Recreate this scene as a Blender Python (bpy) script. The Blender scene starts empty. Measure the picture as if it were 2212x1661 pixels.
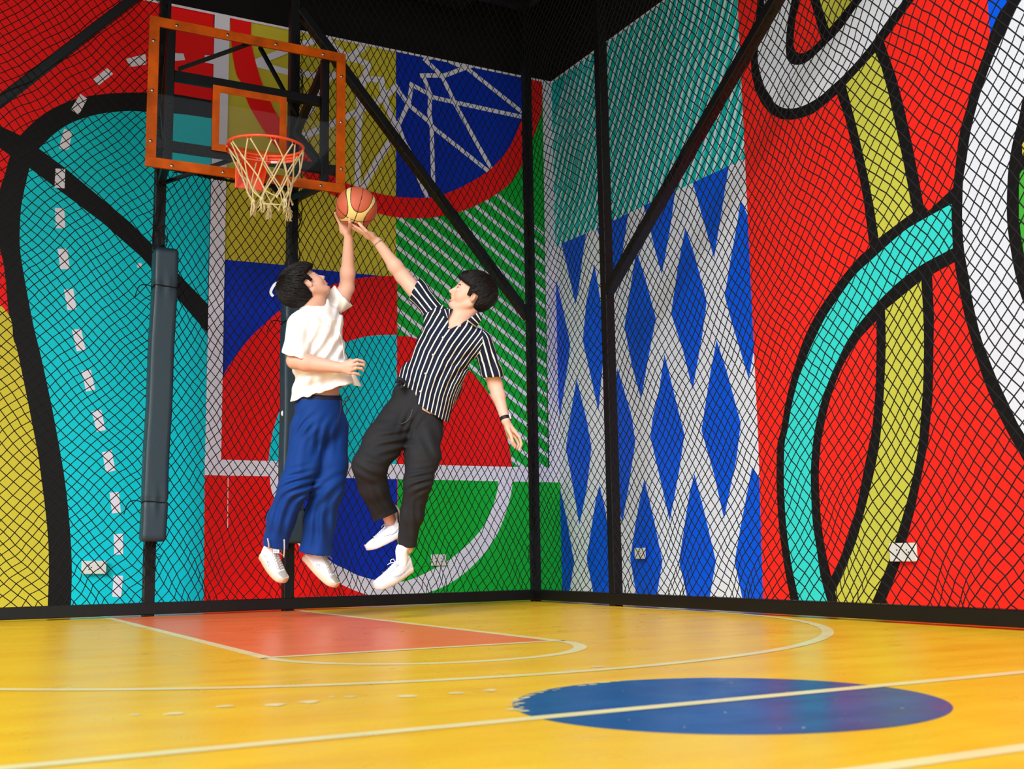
import bpy, bmesh, math, random
import numpy as np
from mathutils import Vector, Matrix
from math import sin, cos, pi, radians
random.seed(7); np.random.seed(7)
S = bpy.context.scene
COL = S.collection

# ---------------------------------------------------------------- camera
CAM_R = np.array([0.88122415, -0.47242559, -0.01606398])
CAM_U = np.array([-0.05426038, -0.13485492, 0.98937857])
CAM_F = np.array([0.46957406, 0.87099266, 0.1444714])
FPX = 2483.42; CAM_H = .358
CAM_P = np.array([0, 0, CAM_H])
def ray(x, y): return CAM_F + (x - 1106) / FPX * CAM_R - (y - 830.5) / FPX * CAM_U
def at(x, y, d): return CAM_P + ray(x, y) * d                      # a point d metres deep
def onY(x, y, Y): v = ray(x, y); return CAM_P + v * Y / v[1]      # a point on a plane parallel to the back wall
def onX(x, y, X): v = ray(x, y); return CAM_P + v * X / v[0]      # a point on a plane parallel to the right wall
cam = bpy.data.cameras.new('camera'); cob = bpy.data.objects.new('camera', cam); COL.objects.link(cob)
m = Matrix(((CAM_R[0], CAM_U[0], -CAM_F[0], 0), (CAM_R[1], CAM_U[1], -CAM_F[1], 0), (CAM_R[2], CAM_U[2], -CAM_F[2], CAM_H), (0, 0, 0, 1)))
cob.matrix_world = m
cam.sensor_width = 36; cam.lens = FPX / 2212 * 36; cam.clip_start = .05
cam.dof.use_dof = True; cam.dof.focus_distance = 6.95; cam.dof.aperture_fstop = 4.5
S.camera = cob
S.view_settings.view_transform = 'Standard'; S.view_settings.look = 'None'
S.view_settings.gamma = 1; S.view_settings.exposure = 0.14; S.view_settings.use_curve_mapping = False

# ---------------------------------------------------------------- helpers
def lin(c): c /= 255; return c / 12.92 if c <= .04045 else ((c + .055) / 1.055) ** 2.4
def rgb(r, g, b): return (lin(r), lin(g), lin(b), 1)
def mat(name, col, rough=.5, spec=.5, metal=0, bump=0, bscale=40, var=0, vscale=5, coat=0, sss=0, trans=0, sheen=0):
    M = bpy.data.materials.new(name); M.use_nodes = True; nt = M.node_tree; N = nt.nodes; L = nt.links
    B = N['Principled BSDF']; B.inputs['Base Color'].default_value = col
    B.inputs['Roughness'].default_value = rough; B.inputs['Specular IOR Level'].default_value = spec
    B.inputs['Metallic'].default_value = metal; B.inputs['Coat Weight'].default_value = coat
    if sheen: B.inputs['Sheen Weight'].default_value = sheen
    if sss:
        B.inputs['Subsurface Weight'].default_value = sss; B.inputs['Subsurface Radius'].default_value = (1, .35, .2)
        B.inputs['Subsurface Scale'].default_value = .012
    if trans: B.inputs['Transmission Weight'].default_value = trans
    tc = N.new('ShaderNodeTexCoord')
    if var:
        n = N.new('ShaderNodeTexNoise'); n.inputs['Scale'].default_value = vscale; n.inputs['Detail'].default_value = 4
        L.new(tc.outputs['Object'], n.inputs['Vector'])
        mx = N.new('ShaderNodeMixRGB'); mx.blend_type = 'MULTIPLY'; mx.inputs[0].default_value = 1
        mx.inputs[1].default_value = col
        cr = N.new('ShaderNodeValToRGB'); cr.color_ramp.elements[0].position = .3; cr.color_ramp.elements[1].position = .7
        cr.color_ramp.elements[0].color = (1 - var, 1 - var, 1 - var, 1); cr.color_ramp.elements[1].color = (1, 1, 1, 1)
        L.new(n.outputs['Fac'], cr.inputs[0]); L.new(cr.outputs[0], mx.inputs[2]); L.new(mx.outputs[0], B.inputs['Base Color'])
    if bump:
        n = N.new('ShaderNodeTexNoise'); n.inputs['Scale'].default_value = bscale; n.inputs['Detail'].default_value = 3
        L.new(tc.outputs['Object'], n.inputs['Vector'])
        b = N.new('ShaderNodeBump'); b.inputs['Strength'].default_value = 1; b.inputs['Distance'].default_value = bump
        L.new(n.outputs['Fac'], b.inputs['Height']); L.new(b.outputs[0], B.inputs['Normal'])
    return M
def link(name, me, parent=None, mats=()):
    o = bpy.data.objects.new(name, me); COL.objects.link(o)
    for k in mats: me.materials.append(k)
    if parent is not None: o.parent = parent
    return o
def tag(o, label=None, cat=None, group=None, kind=None):
    for k, v in (('label', label), ('category', cat), ('group', group), ('kind', kind)):
        if v: o[k] = v
    return o
def empty(name, loc, label, cat, group=None):
    o = bpy.data.objects.new(name, None); COL.objects.link(o); o.empty_display_size = .1
    o.location = Vector(loc); tag(o, label, cat, group); return o
class MB:                                       # collects polygons, links them as one mesh
    def __init__(s): s.v = []; s.f = []; s.m = []; s.sm = []
    def add(s, vs, fs, mi=0, smooth=False):
        o = len(s.v); s.v += [tuple(map(float, p)) for p in vs]
        for f in fs: s.f.append([i + o for i in f]); s.m.append(mi); s.sm.append(smooth)
    def box(s, a, b, mi=0):
        x0, y0, z0 = a; x1, y1, z1 = b
        s.add([(x0, y0, z0), (x1, y0, z0), (x1, y1, z0), (x0, y1, z0), (x0, y0, z1), (x1, y0, z1), (x1, y1, z1), (x0, y1, z1)],
              [(0, 3, 2, 1), (4, 5, 6, 7), (0, 1, 5, 4), (1, 2, 6, 5), (2, 3, 7, 6), (3, 0, 4, 7)], mi)
    def bar(s, a, b, w, d, up=(0, 0, 1), mi=0):  # rectangular bar from a to b; w along side, d along up
        a = np.array(a, float); b = np.array(b, float); t = b - a; t /= np.linalg.norm(t); up = np.array(up, float)
        sd = np.cross(t, up)
        if np.linalg.norm(sd) < 1e-4: sd = np.cross(t, np.array([1., 0, 0]))
        sd /= np.linalg.norm(sd); u = np.cross(sd, t)
        vs = [p + sd * i * w / 2 + u * j * d / 2 for p in (a, b) for i, j in ((-1, -1), (1, -1), (1, 1), (-1, 1))]
        s.add(vs, [(0, 1, 2, 3), (7, 6, 5, 4), (0, 4, 5, 1), (1, 5, 6, 2), (2, 6, 7, 3), (3, 7, 4, 0)], mi)
    def tube(s, pts, r, n=8, mi=0, closed=False, caps=True):
        P = np.array(pts, float); k = len(P); R = np.full(k, r) if np.isscalar(r) else np.array(r, float)
        T = np.roll(P, -1, 0) - np.roll(P, 1, 0)
        if not closed: T[0] = P[1] - P[0]; T[-1] = P[-1] - P[-2]
        T /= np.linalg.norm(T, axis=1)[:, None] + 1e-12
        up = np.array([0, 0, 1.]) if abs(T[0][2]) < .9 else np.array([1., 0, 0])
        u = np.cross(T[0], up); u /= np.linalg.norm(u); vs = []
        for i in range(k):
            u = u - T[i] * (u @ T[i]); u /= np.linalg.norm(u) + 1e-12; w = np.cross(T[i], u)
            for j in range(n): a = 2 * pi * j / n; vs.append(P[i] + R[i] * (cos(a) * u + sin(a) * w))
        fs = []
        for i in range(k if closed else k - 1):
            i2 = (i + 1) % k
            for j in range(n): j2 = (j + 1) % n; fs.append((i * n + j, i * n + j2, i2 * n + j2, i2 * n + j))
        if caps and not closed: fs.append(tuple(range(n - 1, -1, -1))); fs.append(tuple((k - 1) * n + j for j in range(n)))
        s.add(vs, fs, mi, True)
    def ball(s, c, r, n=10, mi=0, sc=(1, 1, 1)):
        vs = []; fs = []
        for i in range(n + 1):
            for j in range(2 * n):
                a = pi * i / n; b = pi * j / n
                vs.append((c[0] + r * sc[0] * sin(a) * cos(b), c[1] + r * sc[1] * sin(a) * sin(b), c[2] + r * sc[2] * cos(a)))
        for i in range(n):
            for j in range(2 * n): j2 = (j + 1) % (2 * n); fs.append((i * 2 * n + j, (i + 1) * 2 * n + j, (i + 1) * 2 * n + j2, i * 2 * n + j2))
        s.add(vs, fs, mi, True)
    def build(s, name, mats, parent=None, bevel=0, origin=None):
        me = bpy.data.meshes.new(name)
        off = np.array(origin if origin is not None else (parent_loc(parent) if parent else (0, 0, 0)), float)
        me.from_pydata([tuple(np.array(p) - off) for p in s.v], [], s.f)
        for p, mi, sm in zip(me.polygons, s.m, s.sm): p.material_index = mi; p.use_smooth = sm
        if not isinstance(mats, (list, tuple)): mats = [mats]
        o = link(name, me, parent, mats)
        if origin is not None: o.location = Vector(origin)
        if bevel:
            md = o.modifiers.new('bevel', 'BEVEL'); md.width = bevel; md.segments = 2; md.limit_method = 'ANGLE'
        return o
def parent_loc(p):
    v = Vector((0, 0, 0))
    while p is not None: v += p.location; p = p.parent
    return v

def catmull(P, n=6, closed=False):
    P = [np.array(p, float) for p in P]; out = []; k = len(P)
    for i in range(k if closed else k - 1):
        g = (lambda j: P[j % k]) if closed else (lambda j: P[min(max(j, 0), k - 1)])
        a, b, c, d = g(i - 1), g(i), g(i + 1), g(i + 2)
        for s in range(n):
            t = s / n
            out.append(.5 * (2 * b + (c - a) * t + (2 * a - 5 * b + 4 * c - d) * t * t + (3 * b - a - 3 * c + d) * t ** 3))
    if not closed: out.append(P[-1])
    return out

# ---------------------------------------------------------------- light
W = bpy.data.worlds.new('world'); S.world = W; W.use_nodes = True
bg = W.node_tree.nodes['Background']; bg.inputs[0].default_value = (.84, .92, 1, 1); bg.inputs[1].default_value = 1.5
sun = bpy.data.lights.new('sun', 'SUN'); sun.energy = 3.5; sun.angle = radians(28); sun.color = (1, .985, .96)
so = bpy.data.objects.new('sun', sun); COL.objects.link(so)
so.rotation_euler = Vector((.62, .62, -.42)).to_track_quat('-Z', 'Y').to_euler()

# ---------------------------------------------------------------- mural colours
PAL = {}
def pal(n, c, rough=.5): PAL[n] = (len(PAL), mat('paint_' + n, rgb(*c), rough, .2))
pal('red', (252, 22, 20)); pal('black', (20, 20, 22)); pal('teal', (0, 214, 232)); pal('olive', (214, 202, 62)); pal('blue', (0, 50, 196))
pal('white', (238, 238, 255)); pal('green', (12, 186, 58)); pal('rteal', (0, 196, 196)); pal('rteal_light', (84, 220, 216))
pal('rblue', (0, 92, 245)); pal('rwhite', (232, 240, 255)); pal('rred', (255, 42, 32)); pal('cyan', (54, 226, 222)); pal('yellow', (206, 208, 80))
pal('lime', (70, 180, 60)); pal('dark', (12, 12, 13), .7)
PM = [v[1] for v in PAL.values()]
class Wall:
    def __init__(s, proj, axis, pos): s.mb = MB(); s.proj = proj; s.axis = axis; s.pos = pos; s.n = 0
    def poly(s, pts, col, world=False, lay=None):
        s.n += 1; off = .00014 * s.n if lay is None else lay
        P = [np.array(p, float) if world else s.proj(p[0], p[1], s.pos) for p in pts]
        P = [p.copy() for p in P]
        for p in P: p[s.axis] = s.pos - off
        P3 = np.array(P); # orient toward the room
        nrm = np.zeros(3)
        for i in range(len(P3)): nrm += np.cross(P3[i], P3[(i + 1) % len(P3)])
        if nrm[s.axis] > 0: P = P[::-1]
        s.mb.add(P, [tuple(range(len(P)))], PAL[col][0])
    def stroke(s, pts, w, col):                 # painted line of width w metres through pixel points
        P = np.array([s.proj(x, y, s.pos) for x, y in pts])
        a, b = (0, 2) if s.axis == 1 else (1, 2); Q = P[:, [a, b]]
        for i in range(len(Q) - 1):
            t = Q[i + 1] - Q[i]; t /= np.linalg.norm(t); n = np.array([-t[1], t[0]]) * w / 2; e = t * w * .35
            q = [Q[i] - e + n, Q[i + 1] + e + n, Q[i + 1] + e - n, Q[i] - e - n]; out = []
            for z in q: p = np.zeros(3); p[a] = z[0]; p[b] = z[1]; out.append(p)
            s.poly(out, col, True)
YW, XW = 8.1, 4.79
B = Wall(onY, 1, YW)
TOPZ = 4.348
def wl(z, x): return np.array([x, 0, z])
B.poly([(-6, 0, 0), (XW, 0, 0), (XW, 0, 5.6), (-6, 0, 5.6)], 'dark', True)
# left panel: red above, black arcs, teal
B.poly([(-900, 1400), (460, 1345), (462, 25), (345, 5), (-900, -250)], 'red')
arc_out = catmull([(-260, 700), (-60, 560), (1, 405), (22, 336), (42, 295), (95, 246), (159, 215.5), (231, 202.5), (315, 199.6), (361, 201), (457.6, 217)])
B.poly([(-900, 1420)] + [(-900, 1000), (-500, 800)] + arc_out + [(452, 1345), (103, 1345)], 'black')
B.poly([(-900, 255), (-300, 160), (-60, 238), (0, 272), (60, 300), (40, 350), (22, 336), (0, 320), (-200, 230), (-900, 320)], 'black')
B.poly(catmull([(-420, 640), (-60, 470), (0, 538), (19, 680), (29, 732)], 4) + [(-60, 700), (-420, 760)], 'red')
olive_r = catmull([(-40, 620), (19, 680), (29, 732), (40, 769), (77, 954), (87, 1016), (101, 1131), (105.6, 1218), (102.7, 1318), (102, 1350)])
B.poly([(-900, 1400), (-900, 690), (-300, 640)] + olive_r, 'olive')
inner = catmull([(63.6, 363), (47.7, 434), (43.4, 480), (43.4, 538), (53.5, 604), (71, 697), (89.7, 775), (111.4, 876), (126, 954), (139, 1030), (149, 1117), (155, 1218), (153, 1318), (152, 1350)])
B.poly(inner + [(441, 1345), (448, 720), (356, 613), (305, 555), (220, 480)], 'teal')
top_in = catmull([(84, 321), (121.5, 286), (162, 262), (217, 246), (275, 240), (314, 241.6), (392.6, 246.8), (457.6, 256)])
B.poly(top_in + [(452.7, 480), (448.4, 656.5), (358.7, 564), (324, 523), (280.6, 480), (139, 361.6)], 'teal')
for q in (((272, 127), (314, 117), (317, 139), (281, 145)), ((200.5, 172), (231.5, 147), (244.5, 159.7), (212.6, 184.6)),
          ((152.5, 237), (173.6, 203), (188.6, 213.5), (170, 248)), ((127.3, 320.5), (138.3, 278.3), (156, 285), (149, 322), (141, 324)),
          ((120, 364), (141, 365), (139.4, 407), (117.7, 405.6)), ((118.6, 449), (138.9, 450), (140.9, 493.6), (120.6, 493)),
          ((124.4, 537.9), (145.2, 537), (151, 581.3), (130.2, 582)), ((138, 625.5), (158.3, 623.8), (165.5, 668), (145.5, 670)),
          ((155.4, 712.3), (175, 710.9), (185.2, 755.7), (165.5, 759)), ((175.9, 801.7), (195.9, 798.8), (206, 841.6), (186, 846)),
          ((198.2, 888.5), (218.4, 885.6), (228.5, 929), (208.9, 932.8)), ((220.5, 976.7), (241, 972.9), (249.4, 1016.3), (229, 1021)),
          ((236.4, 1064), (256.6, 1062.6), (261, 1106.9), (242, 1109)), ((245.3, 1153.7), (265.3, 1152.3), (266, 1197), (246.5, 1198.6)),
          ((245.3, 1243.4), (265.6, 1243.4), (261.8, 1290), (242.4, 1289)), ((347, 113), (396, 116), (400, 130), (352, 134)), ((296, 569), (306, 569), (306, 578), (296, 578))):
    B.poly(q, 'white')
# middle panel
B.poly([(484, 25), (855, 90), (855, 640), (476, 640)], 'olive')
B.poly([(484.6, 561), (613, 572.6), (670, 581), (856, 599.5), (856, 1330), (470, 1335)], 'blue')
ring_in = [(541, 40), (541.7, 92), (551, 136), (565, 182), (581, 217), (601, 254), (659.7, 322.7), (686.8, 352), (724, 381), (747, 397), (809, 417.6), (855, 426), (894, 428.5), (933, 427.5), (959, 420), (999, 403), (1051, 372), (1080, 343.5), (1098, 320), (1112, 291.5), (1124, 259.6), (1132, 225), (1137, 150)]
ring_out = [(1168.6, 150), (1168.6, 222), (1165.7, 248), (1157, 280), (1147, 306), (1124, 361), (1094.8, 401.4), (1051.5, 431.8), (1005, 453.5), (959, 466.5), (915.5, 472), (863, 471), (820, 462.8), (760, 443), (719, 423), (660, 387), (600, 325), (571.5, 287.5), (554, 260), (535, 225), (519, 179), (510, 163), (500, 110), (495.6, 30)]
# green striped area
B.poly([(855, 300), (1172, 150), (1184, 1025), (855, 1005)], 'green')
sl = -.65
gA = onY(1168.5, 178, YW); gB = onY(1184, 1020, YW)
def clip(poly, a, b, keep):                     # Sutherland-Hodgman against line ab in (u,z); keep = +1 left side
    out = []
    for i in range(len(poly)):
        p, q = poly[i], poly[(i + 1) % len(poly)]
        sp = keep * ((b[0] - a[0]) * (p[1] - a[1]) - (b[1] - a[1]) * (p[0] - a[0])); sq = keep * ((b[0] - a[0]) * (q[1] - a[1]) - (b[1] - a[1]) * (q[0] - a[0]))
        if sp >= 0: out.append(p)
        if sp * sq < 0: t = sp / (sp - sq); out.append((p[0] + (q[0] - p[0]) * t, p[1] + (q[1] - p[1]) * t))
    return out
x855 = onY(855, 700, YW)[0]; zb = onY(1000, 1007, YW)[2]; xr0, xr1 = (gA[0], gA[2]), (gB[0], gB[2])
g0 = onY(855, 440 + 1090 * .1718, YW)[2]
for k in range(-11, 13):
    z0 = g0 + k * .124; w = .036
    q = [(x855, z0), (5, z0 + sl * (5 - x855)), (5, z0 - w + sl * (5 - x855)), (x855, z0 - w)]
    q = clip(q, xr1, xr0, 1); q = clip(q, (0, zb), (1, zb), 1) if q else q
    if len(q) > 2: B.poly([(u, 0, z) for u, z in q], 'white', True)
# blue upper right with white net lines
B.poly([(855, 60), (1139, 140), (1137, 225), (1112, 300), (1080, 350), (1000, 410), (933, 440), (855, 440)], 'blue')
z7 = lambda *p: [(820 + a * .2893, 60 + b * .2893) for a, b in p]
for L in (z7((335, 240), (430, 330), (470, 375), (560, 570), (825, 1045)), z7((310, 360), (370, 358), (480, 360), (640, 300), (730, 270)), z7((320, 355), (375, 500), (368, 640), (385, 750), (398, 1190)),
          z7((385, 520), (560, 560), (1045, 665)), z7((230, 425), (350, 490), (380, 510)), z7((235, 440), (215, 560), (125, 750)), z7((120, 450), (215, 580), (360, 700), (400, 750), (810, 1075)),
          z7((340, 232), (400, 220)), z7((490, 240), (565, 275), (640, 300), (1050, 625)), z7((120, 740), (190, 900), (360, 1290))):
    B.stroke(L, .036, 'white')
cA = lambda *p: [(600 + a * .1356, 60 + b * .1356) for a, b in p]
cB = lambda *p: [(600 + a * .1356, 260 + b * .1356) for a, b in p]
for L in (cA((690, 110), (960, 370), (1130, 490), (1300, 530), (1430, 600), (1370, 820), (1640, 840)), cA((1350, 240), (1350, 330), (1130, 480)), cA((1250, 900), (1370, 820)), cA((1370, 820), (1330, 980)),
          cA((1640, 830), (1680, 1110), (1750, 1290), (1900, 1660)), cA((1500, 1240), (1680, 1110), (1880, 950)), cA((1280, 1150), (1300, 1330), (1280, 1660)), cB((1280, 0), (1270, 500), (1260, 1050)),
          cA((1400, 1260), (1300, 1330), (1080, 1430), (690, 1620), (340, 1760)), cA((340, 730), (560, 770), (780, 810), (960, 740)), cA((800, 810), (660, 1040), (540, 1280), (380, 1500), (250, 1700)),
          cA((330, 290), (600, 210), (760, 160)), [(551, 137), (619, 110)], [(554, 140), (619, 157)], cB((1790, 330), (1580, 650), (1340, 1080)), cB((1880, 60), (2000, 380), (2060, 480))):
    B.stroke(L, .05, 'white')
B.poly(catmull(ring_in, 4) + catmull(ring_out, 4), 'red')
# big red disc and teal disc above the white band
red_o = catmull([(470, 835), (479, 818.5), (492, 792), (535, 734.6), (578.6, 692.6), (612, 665), (660, 638), (713.6, 617), (742.5, 608.6), (780, 600.5), (829, 597.6), (856, 597.5)])
B.poly([(470, 1000)] + red_o + [(856, 1008)], 'red')
red_r = catmull([(855, 725.6), (890, 730), (945, 752), (985, 778), (1017.5, 805.4), (1032, 822), (1052, 849), (1069.5, 880.8), (1087, 927), (1098.5, 970.5), (1104, 1012)])
B.poly([(855, 1010)] + red_r, 'red')
B.poly(catmull([(578, 1010), (579, 995), (582, 965), (592, 918), (610, 873), (650, 805), (700, 760), (754, 737), (800, 726), (855.5, 724)]) + [(855.5, 1010)], 'teal')
# lower area
B.poly([(441, 1020), (858, 1030), (858, 1350), (438, 1350)], 'red')
B.poly([(857, 1030), (1207, 1036), (1213.5, 1330), (857, 1340)], 'green')
ro = catmull([(580.5, 1020), (583.4, 1051.5), (590.6, 1077.5), (605, 1113), (625, 1150), (665, 1203), (725, 1254), (742.5, 1265.5), (786, 1283), (829, 1291.6), (873, 1290), (916, 1281.5), (959.5, 1265.5), (1003, 1236.6), (1046, 1193), (1072, 1153), (1090, 1109), (1103, 1060), (1104.5, 1030)])
ri = catmull([(1075, 1030), (1072, 1060), (1061, 1097.7), (1043.4, 1135), (1014.5, 1170), (974, 1205), (930.6, 1231), (887, 1251), (855, 1257), (815, 1254), (771.5, 1242.4), (742.5, 1228), (716.5, 1215), (665, 1172), (628, 1112), (612, 1070), (608, 1020)])
B.poly(ro + ri, 'white')
mid = [p for p in ri if p[0] <= 857]; mid2 = [p for p in ri if p[0] >= 855]
B.poly(mid + [(856, 1025), (856, 1256)][0:2], 'blue')
B.poly(mid2 + [(857, 1257), (857, 1028)], 'green')
B.poly([(441, 992.4), (1136, 1009.5), (1206.5, 1011.5), (1207.5, 1042.5), (1136, 1041), (441, 1026.5)], 'white')
B.poly([(1168.5, 150), (1191, 160), (1199.5, 560), (1207, 1030), (1184.5, 1025), (1176, 600)], 'white')
B.poly([(463, 15), (495.6, 20), (485.5, 480), (476.8, 957), (476, 1000), (441.5, 1000), (452.7, 480)], 'white')
B.poly([(441, 121), (463, 122), (463, 141), (441, 137)], 'white')
B.poly([(490.5, 1027), (492, 1027), (491, 1140), (489.5, 1140)], 'white')
# black fascia above the mural, edged by the print's white margin
B.poly([(-6, 0, TOPZ - .018), (XW, 0, TOPZ - .018), (XW, 0, TOPZ + .002), (-6, 0, TOPZ + .002)], 'white', True)
B.poly([(-6, 0, TOPZ), (XW, 0, TOPZ), (XW, 0, 5.6), (-6, 0, 5.6)], 'dark', True)
wb = B.mb.build('wall_back', PM); tag(wb, 'back wall with a colourful court mural behind the hoop', None, None, 'structure')

# right wall
R = Wall(onX, 0, XW)
R.poly([(0, -4, 0), (0, YW, 0), (0, YW, 5.6), (0, -4, 5.6)], 'dark', True)
R.poly([(1150, 100), (1700, -420), (1700, 1400), (1150, 1400)], 'rwhite', lay=.0002)
zR1 = lambda *p: [(1572 + a * .2893, b * .2893) for a, b in p]
zR2 = lambda *p: [(1572 + a * .2893, 480 + b * .2893) for a, b in p]
zR3 = lambda *p: [(1572 + a * .2893, 900 + b * .2893) for a, b in p]
R.poly([(1189, 140), (1600, -180), (1612.5, 341), (1390, 445), (1201, 533), (1197, 533)], 'rteal', lay=.0004)
A = onX(1549.6, 0, XW); A2 = onX(1506, 180.7, XW); m_ = (A2[2] - A[2]) / (A2[1] - A[1])
c0 = onX(1201, 533, XW); c1 = onX(1612.5, 341, XW); cl0 = onX(1190, 177, XW); cl1 = onX(1197.5, 533, XW)
for k in range(-14, 24):
    for off, w, c, l in ((0, .027, 'rwhite', .00075), (-.027, .018, 'rteal_light', .0006)):
        y0 = A[1] + k * .0926 + off
        q = [(y0 + (z - A[2]) / m_, z) for z in (5.2, 2.0)]; q = [q[0], q[1], (q[1][0] - w, q[1][1]), (q[0][0] - w, q[0][1])]
        q = clip(q, (c0[1], c0[2]), (c1[1], c1[2]), -1)
        q = clip(q, (YW - .003, 0), (YW - .003, 1), 1) if q else q
        q = [p for p in q]
        if len(q) > 2: R.poly([(0, u, z) for u, z in q], c, True, l)
R.n = 6
for q in ([(1213, 526), (1266.6, 504), (1259, 552), (1251, 619), (1243.5, 659), (1236, 625), (1225, 575)],
          [(1201.5, 604), (1216, 665), (1230.4, 734.6), (1232, 746), (1227.5, 784), (1209, 905), (1197, 682)],
          [(1284, 570), (1296, 640), (1306, 720), (1301, 800), (1293, 888), (1273, 798), (1259, 735), (1267, 650)],
          [(1289, 494), (1357.5, 460.5), (1350, 512), (1345.6, 539), (1331.7, 633), (1308, 545)],
          [(1375, 541), (1395, 604), (1417, 688), (1401, 772), (1385, 862), (1366, 792), (1349, 706), (1365, 604)],
          [(1390.6, 444.8), (1458.8, 412), (1450, 480), (1441.6, 529), (1430, 593), (1415.6, 541), (1401, 480)],
          [(1480.7, 491.6), (1502, 555), (1527, 651), (1517, 726), (1496.6, 842), (1476, 758), (1450, 677), (1465, 575)],
          [(1497, 394.5), (1575, 358.5), (1566, 412), (1560, 453), (1554.5, 485), (1543, 558), (1521, 480)],
          [(1600.6, 432), (1615.5, 466), (1640, 500), (1640, 760), (1628, 760), (1618, 818.5), (1580.5, 694), (1566, 639), (1577.6, 567), (1593.5, 480)],
          [(1246, 818.5), (1268, 908), (1278, 966.5), (1268, 1056), (1252, 1134), (1236, 1039), (1223, 969), (1232, 900)],
          [(1334.6, 795), (1365, 899.5), (1372.8, 955), (1357.7, 1056), (1344.7, 1128.5), (1326, 1050), (1312, 960), (1324.5, 856)],
          [(1435.8, 765), (1456, 847), (1479, 939), (1467.7, 1015.7), (1447.4, 1125.6), (1427, 1036), (1405.5, 943), (1411, 900), (1425, 840)],
          [(1548.7, 734.6), (1571.8, 807), (1600.7, 914), (1592, 986.8), (1564.6, 1119.9), (1543, 1024), (1516, 930), (1522.6, 885), (1536, 800)],
          [(1625.3, 1010), (1660, 1065), (1665, 1330), (1612, 1330), (1587.7, 1212.4), (1600.7, 1137), (1615, 1062)],
          [(1501, 1024), (1522.6, 1108), (1547, 1212), (1537, 1270), (1528, 1325), (1493, 1325), (1467.7, 1212.4), (1482, 1117), (1491, 1062)],
          [(1392.4, 1036), (1412.7, 1120), (1431.5, 1212), (1418.5, 1290.6), (1416, 1312), (1380, 1312), (1362, 1206.7), (1375, 1122.8), (1384, 1073.6)],
          [(1295.5, 1047.5), (1308.5, 1102.5), (1322, 1206), (1316, 1286), (1312, 1306), (1287, 1306), (1268, 1206.7), (1279.6, 1131), (1288, 1079)],
          [(1207.8, 1053), (1210, 1053), (1224.7, 1119.9), (1240.6, 1215), (1230, 1283), (1226, 1303), (1213, 1303)]):
    R.poly(q, 'rblue')
R.poly([(1590.5, -80), (1594, 0), (1616.5, 480), (1639, 954), (1649.5, 1302), (1650.5, 1350), (2900, 1460), (2900, -900), (1590, -600)], 'rred')
# black outlined loop at the top
R.poly(zR1((200, -700), (225, -60), (225, 0), (215, 130), (190, 300), (176, 450), (182, 560), (210, 680), (260, 780), (320, 850), (400, 890), (480, 895), (560, 880), (640, 850), (720, 790), (820, 705), (1000, 520), (1170, 310), (1250, 200), (1320, 100), (1395, 0), (1900, -760)), 'black')
R.poly(catmull(zR1((262, -300), (275, 0), (268, 90), (240, 250), (228, 420), (240, 520), (280, 650), (330, 740), (390, 795), (460, 812), (540, 800), (620, 765), (700, 715), (760, 660), (840, 590), (920, 510), (1000, 420), (1080, 320), (1170, 190), (1250, 80), (1315, 0), (1560, -360)), 3)
       + catmull(zR1((1300, -420), (1010, 0), (960, 60), (900, 150), (830, 240), (740, 330), (660, 410), (600, 460), (560, 480), (510, 485), (470, 470), (445, 430), (437, 370), (440, 270), (455, 130), (480, 0), (520, -300)), 3), 'rwhite')
R.poly(zR1((540, -100), (540, 0), (512, 130), (497, 260), (495, 340), (510, 385), (540, 400), (580, 395), (640, 355), (700, 290), (620, 0), (600, -100)), 'rred')
R.poly(zR1((690, 0), (935, 0), (850, 110), (760, 215)) + zR1((660, -120))[0:0], 'yellow')
R.poly(zR1((665, -90), (1010, -90), (935, 1), (690, 1)), 'yellow')
# black outlines under the upper strip, arch and lower strip
R.poly(zR1((820, 705), (880, 880), (940, 1130), (990, 1340), (1020, 1500), (1040, 1659)) + zR2((1065, 195), (1300, 160), (1500, -90)) + zR1((1465, 1525), (1430, 1330), (1380, 1070), (1320, 800), (1260, 570), (1200, 400), (1170, 310), (1000, 500)), 'black')
arch_l = catmull(zR2((1500, -80), (1250, 30), (1065, 190), (980, 265), (850, 420), (700, 630), (600, 810), (530, 990), (470, 1200), (430, 1380), (400, 1560)) + zR3((375, 200), (368, 420), (372, 600), (385, 800), (410, 1010), (440, 1200), (485, 1420), (505, 1500)), 4)
R.poly(arch_l + zR3((1230, 1520), (1185, 1370), (1280, 1130), (1330, 960), (1400, 700), (1440, 500), (1500, 200)) + zR2((1505, 1600), (1535, 1300), (1540, 1000), (1545, 700), (1530, 390), (1692, 302), (1800, 250), (1800, -300)) + zR1((1690, 1400),), 'black')
R.poly(zR1((1105, 395), (1150, 500), (1200, 680), (1260, 950), (1320, 1230), (1370, 1500), (1388, 1585), (1300, 1650)) + zR2((1130, 120),) + zR1((1100, 1570), (1060, 1360), (1010, 1130), (950, 880), (885, 635)), 'yellow')
cy_o = catmull(zR1((1676, 1523), (1435, 1655)) + zR2((1330, 60), (1200, 170), (1080, 280), (960, 390), (850, 540), (740, 700), (650, 880), (580, 1040), (530, 1180), (480, 1380), (450, 1560)) + zR3((430, 200), (423, 430), (430, 650), (445, 850), (475, 1070), (500, 1200), (545, 1410), (562, 1500)), 3)
cy_i = catmull(zR3((778, 1500), (760, 1420), (700, 1200), (670, 1000), (640, 800), (628, 600), (625, 400), (640, 200)) + zR2((660, 1520), (700, 1350), (760, 1180), (830, 1020), (900, 880), (1000, 740), (1150, 570), (1300, 430), (1450, 320), (1560, 260), (1685, 195)), 3)
R.poly(cy_o + cy_i, 'cyan')
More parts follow.
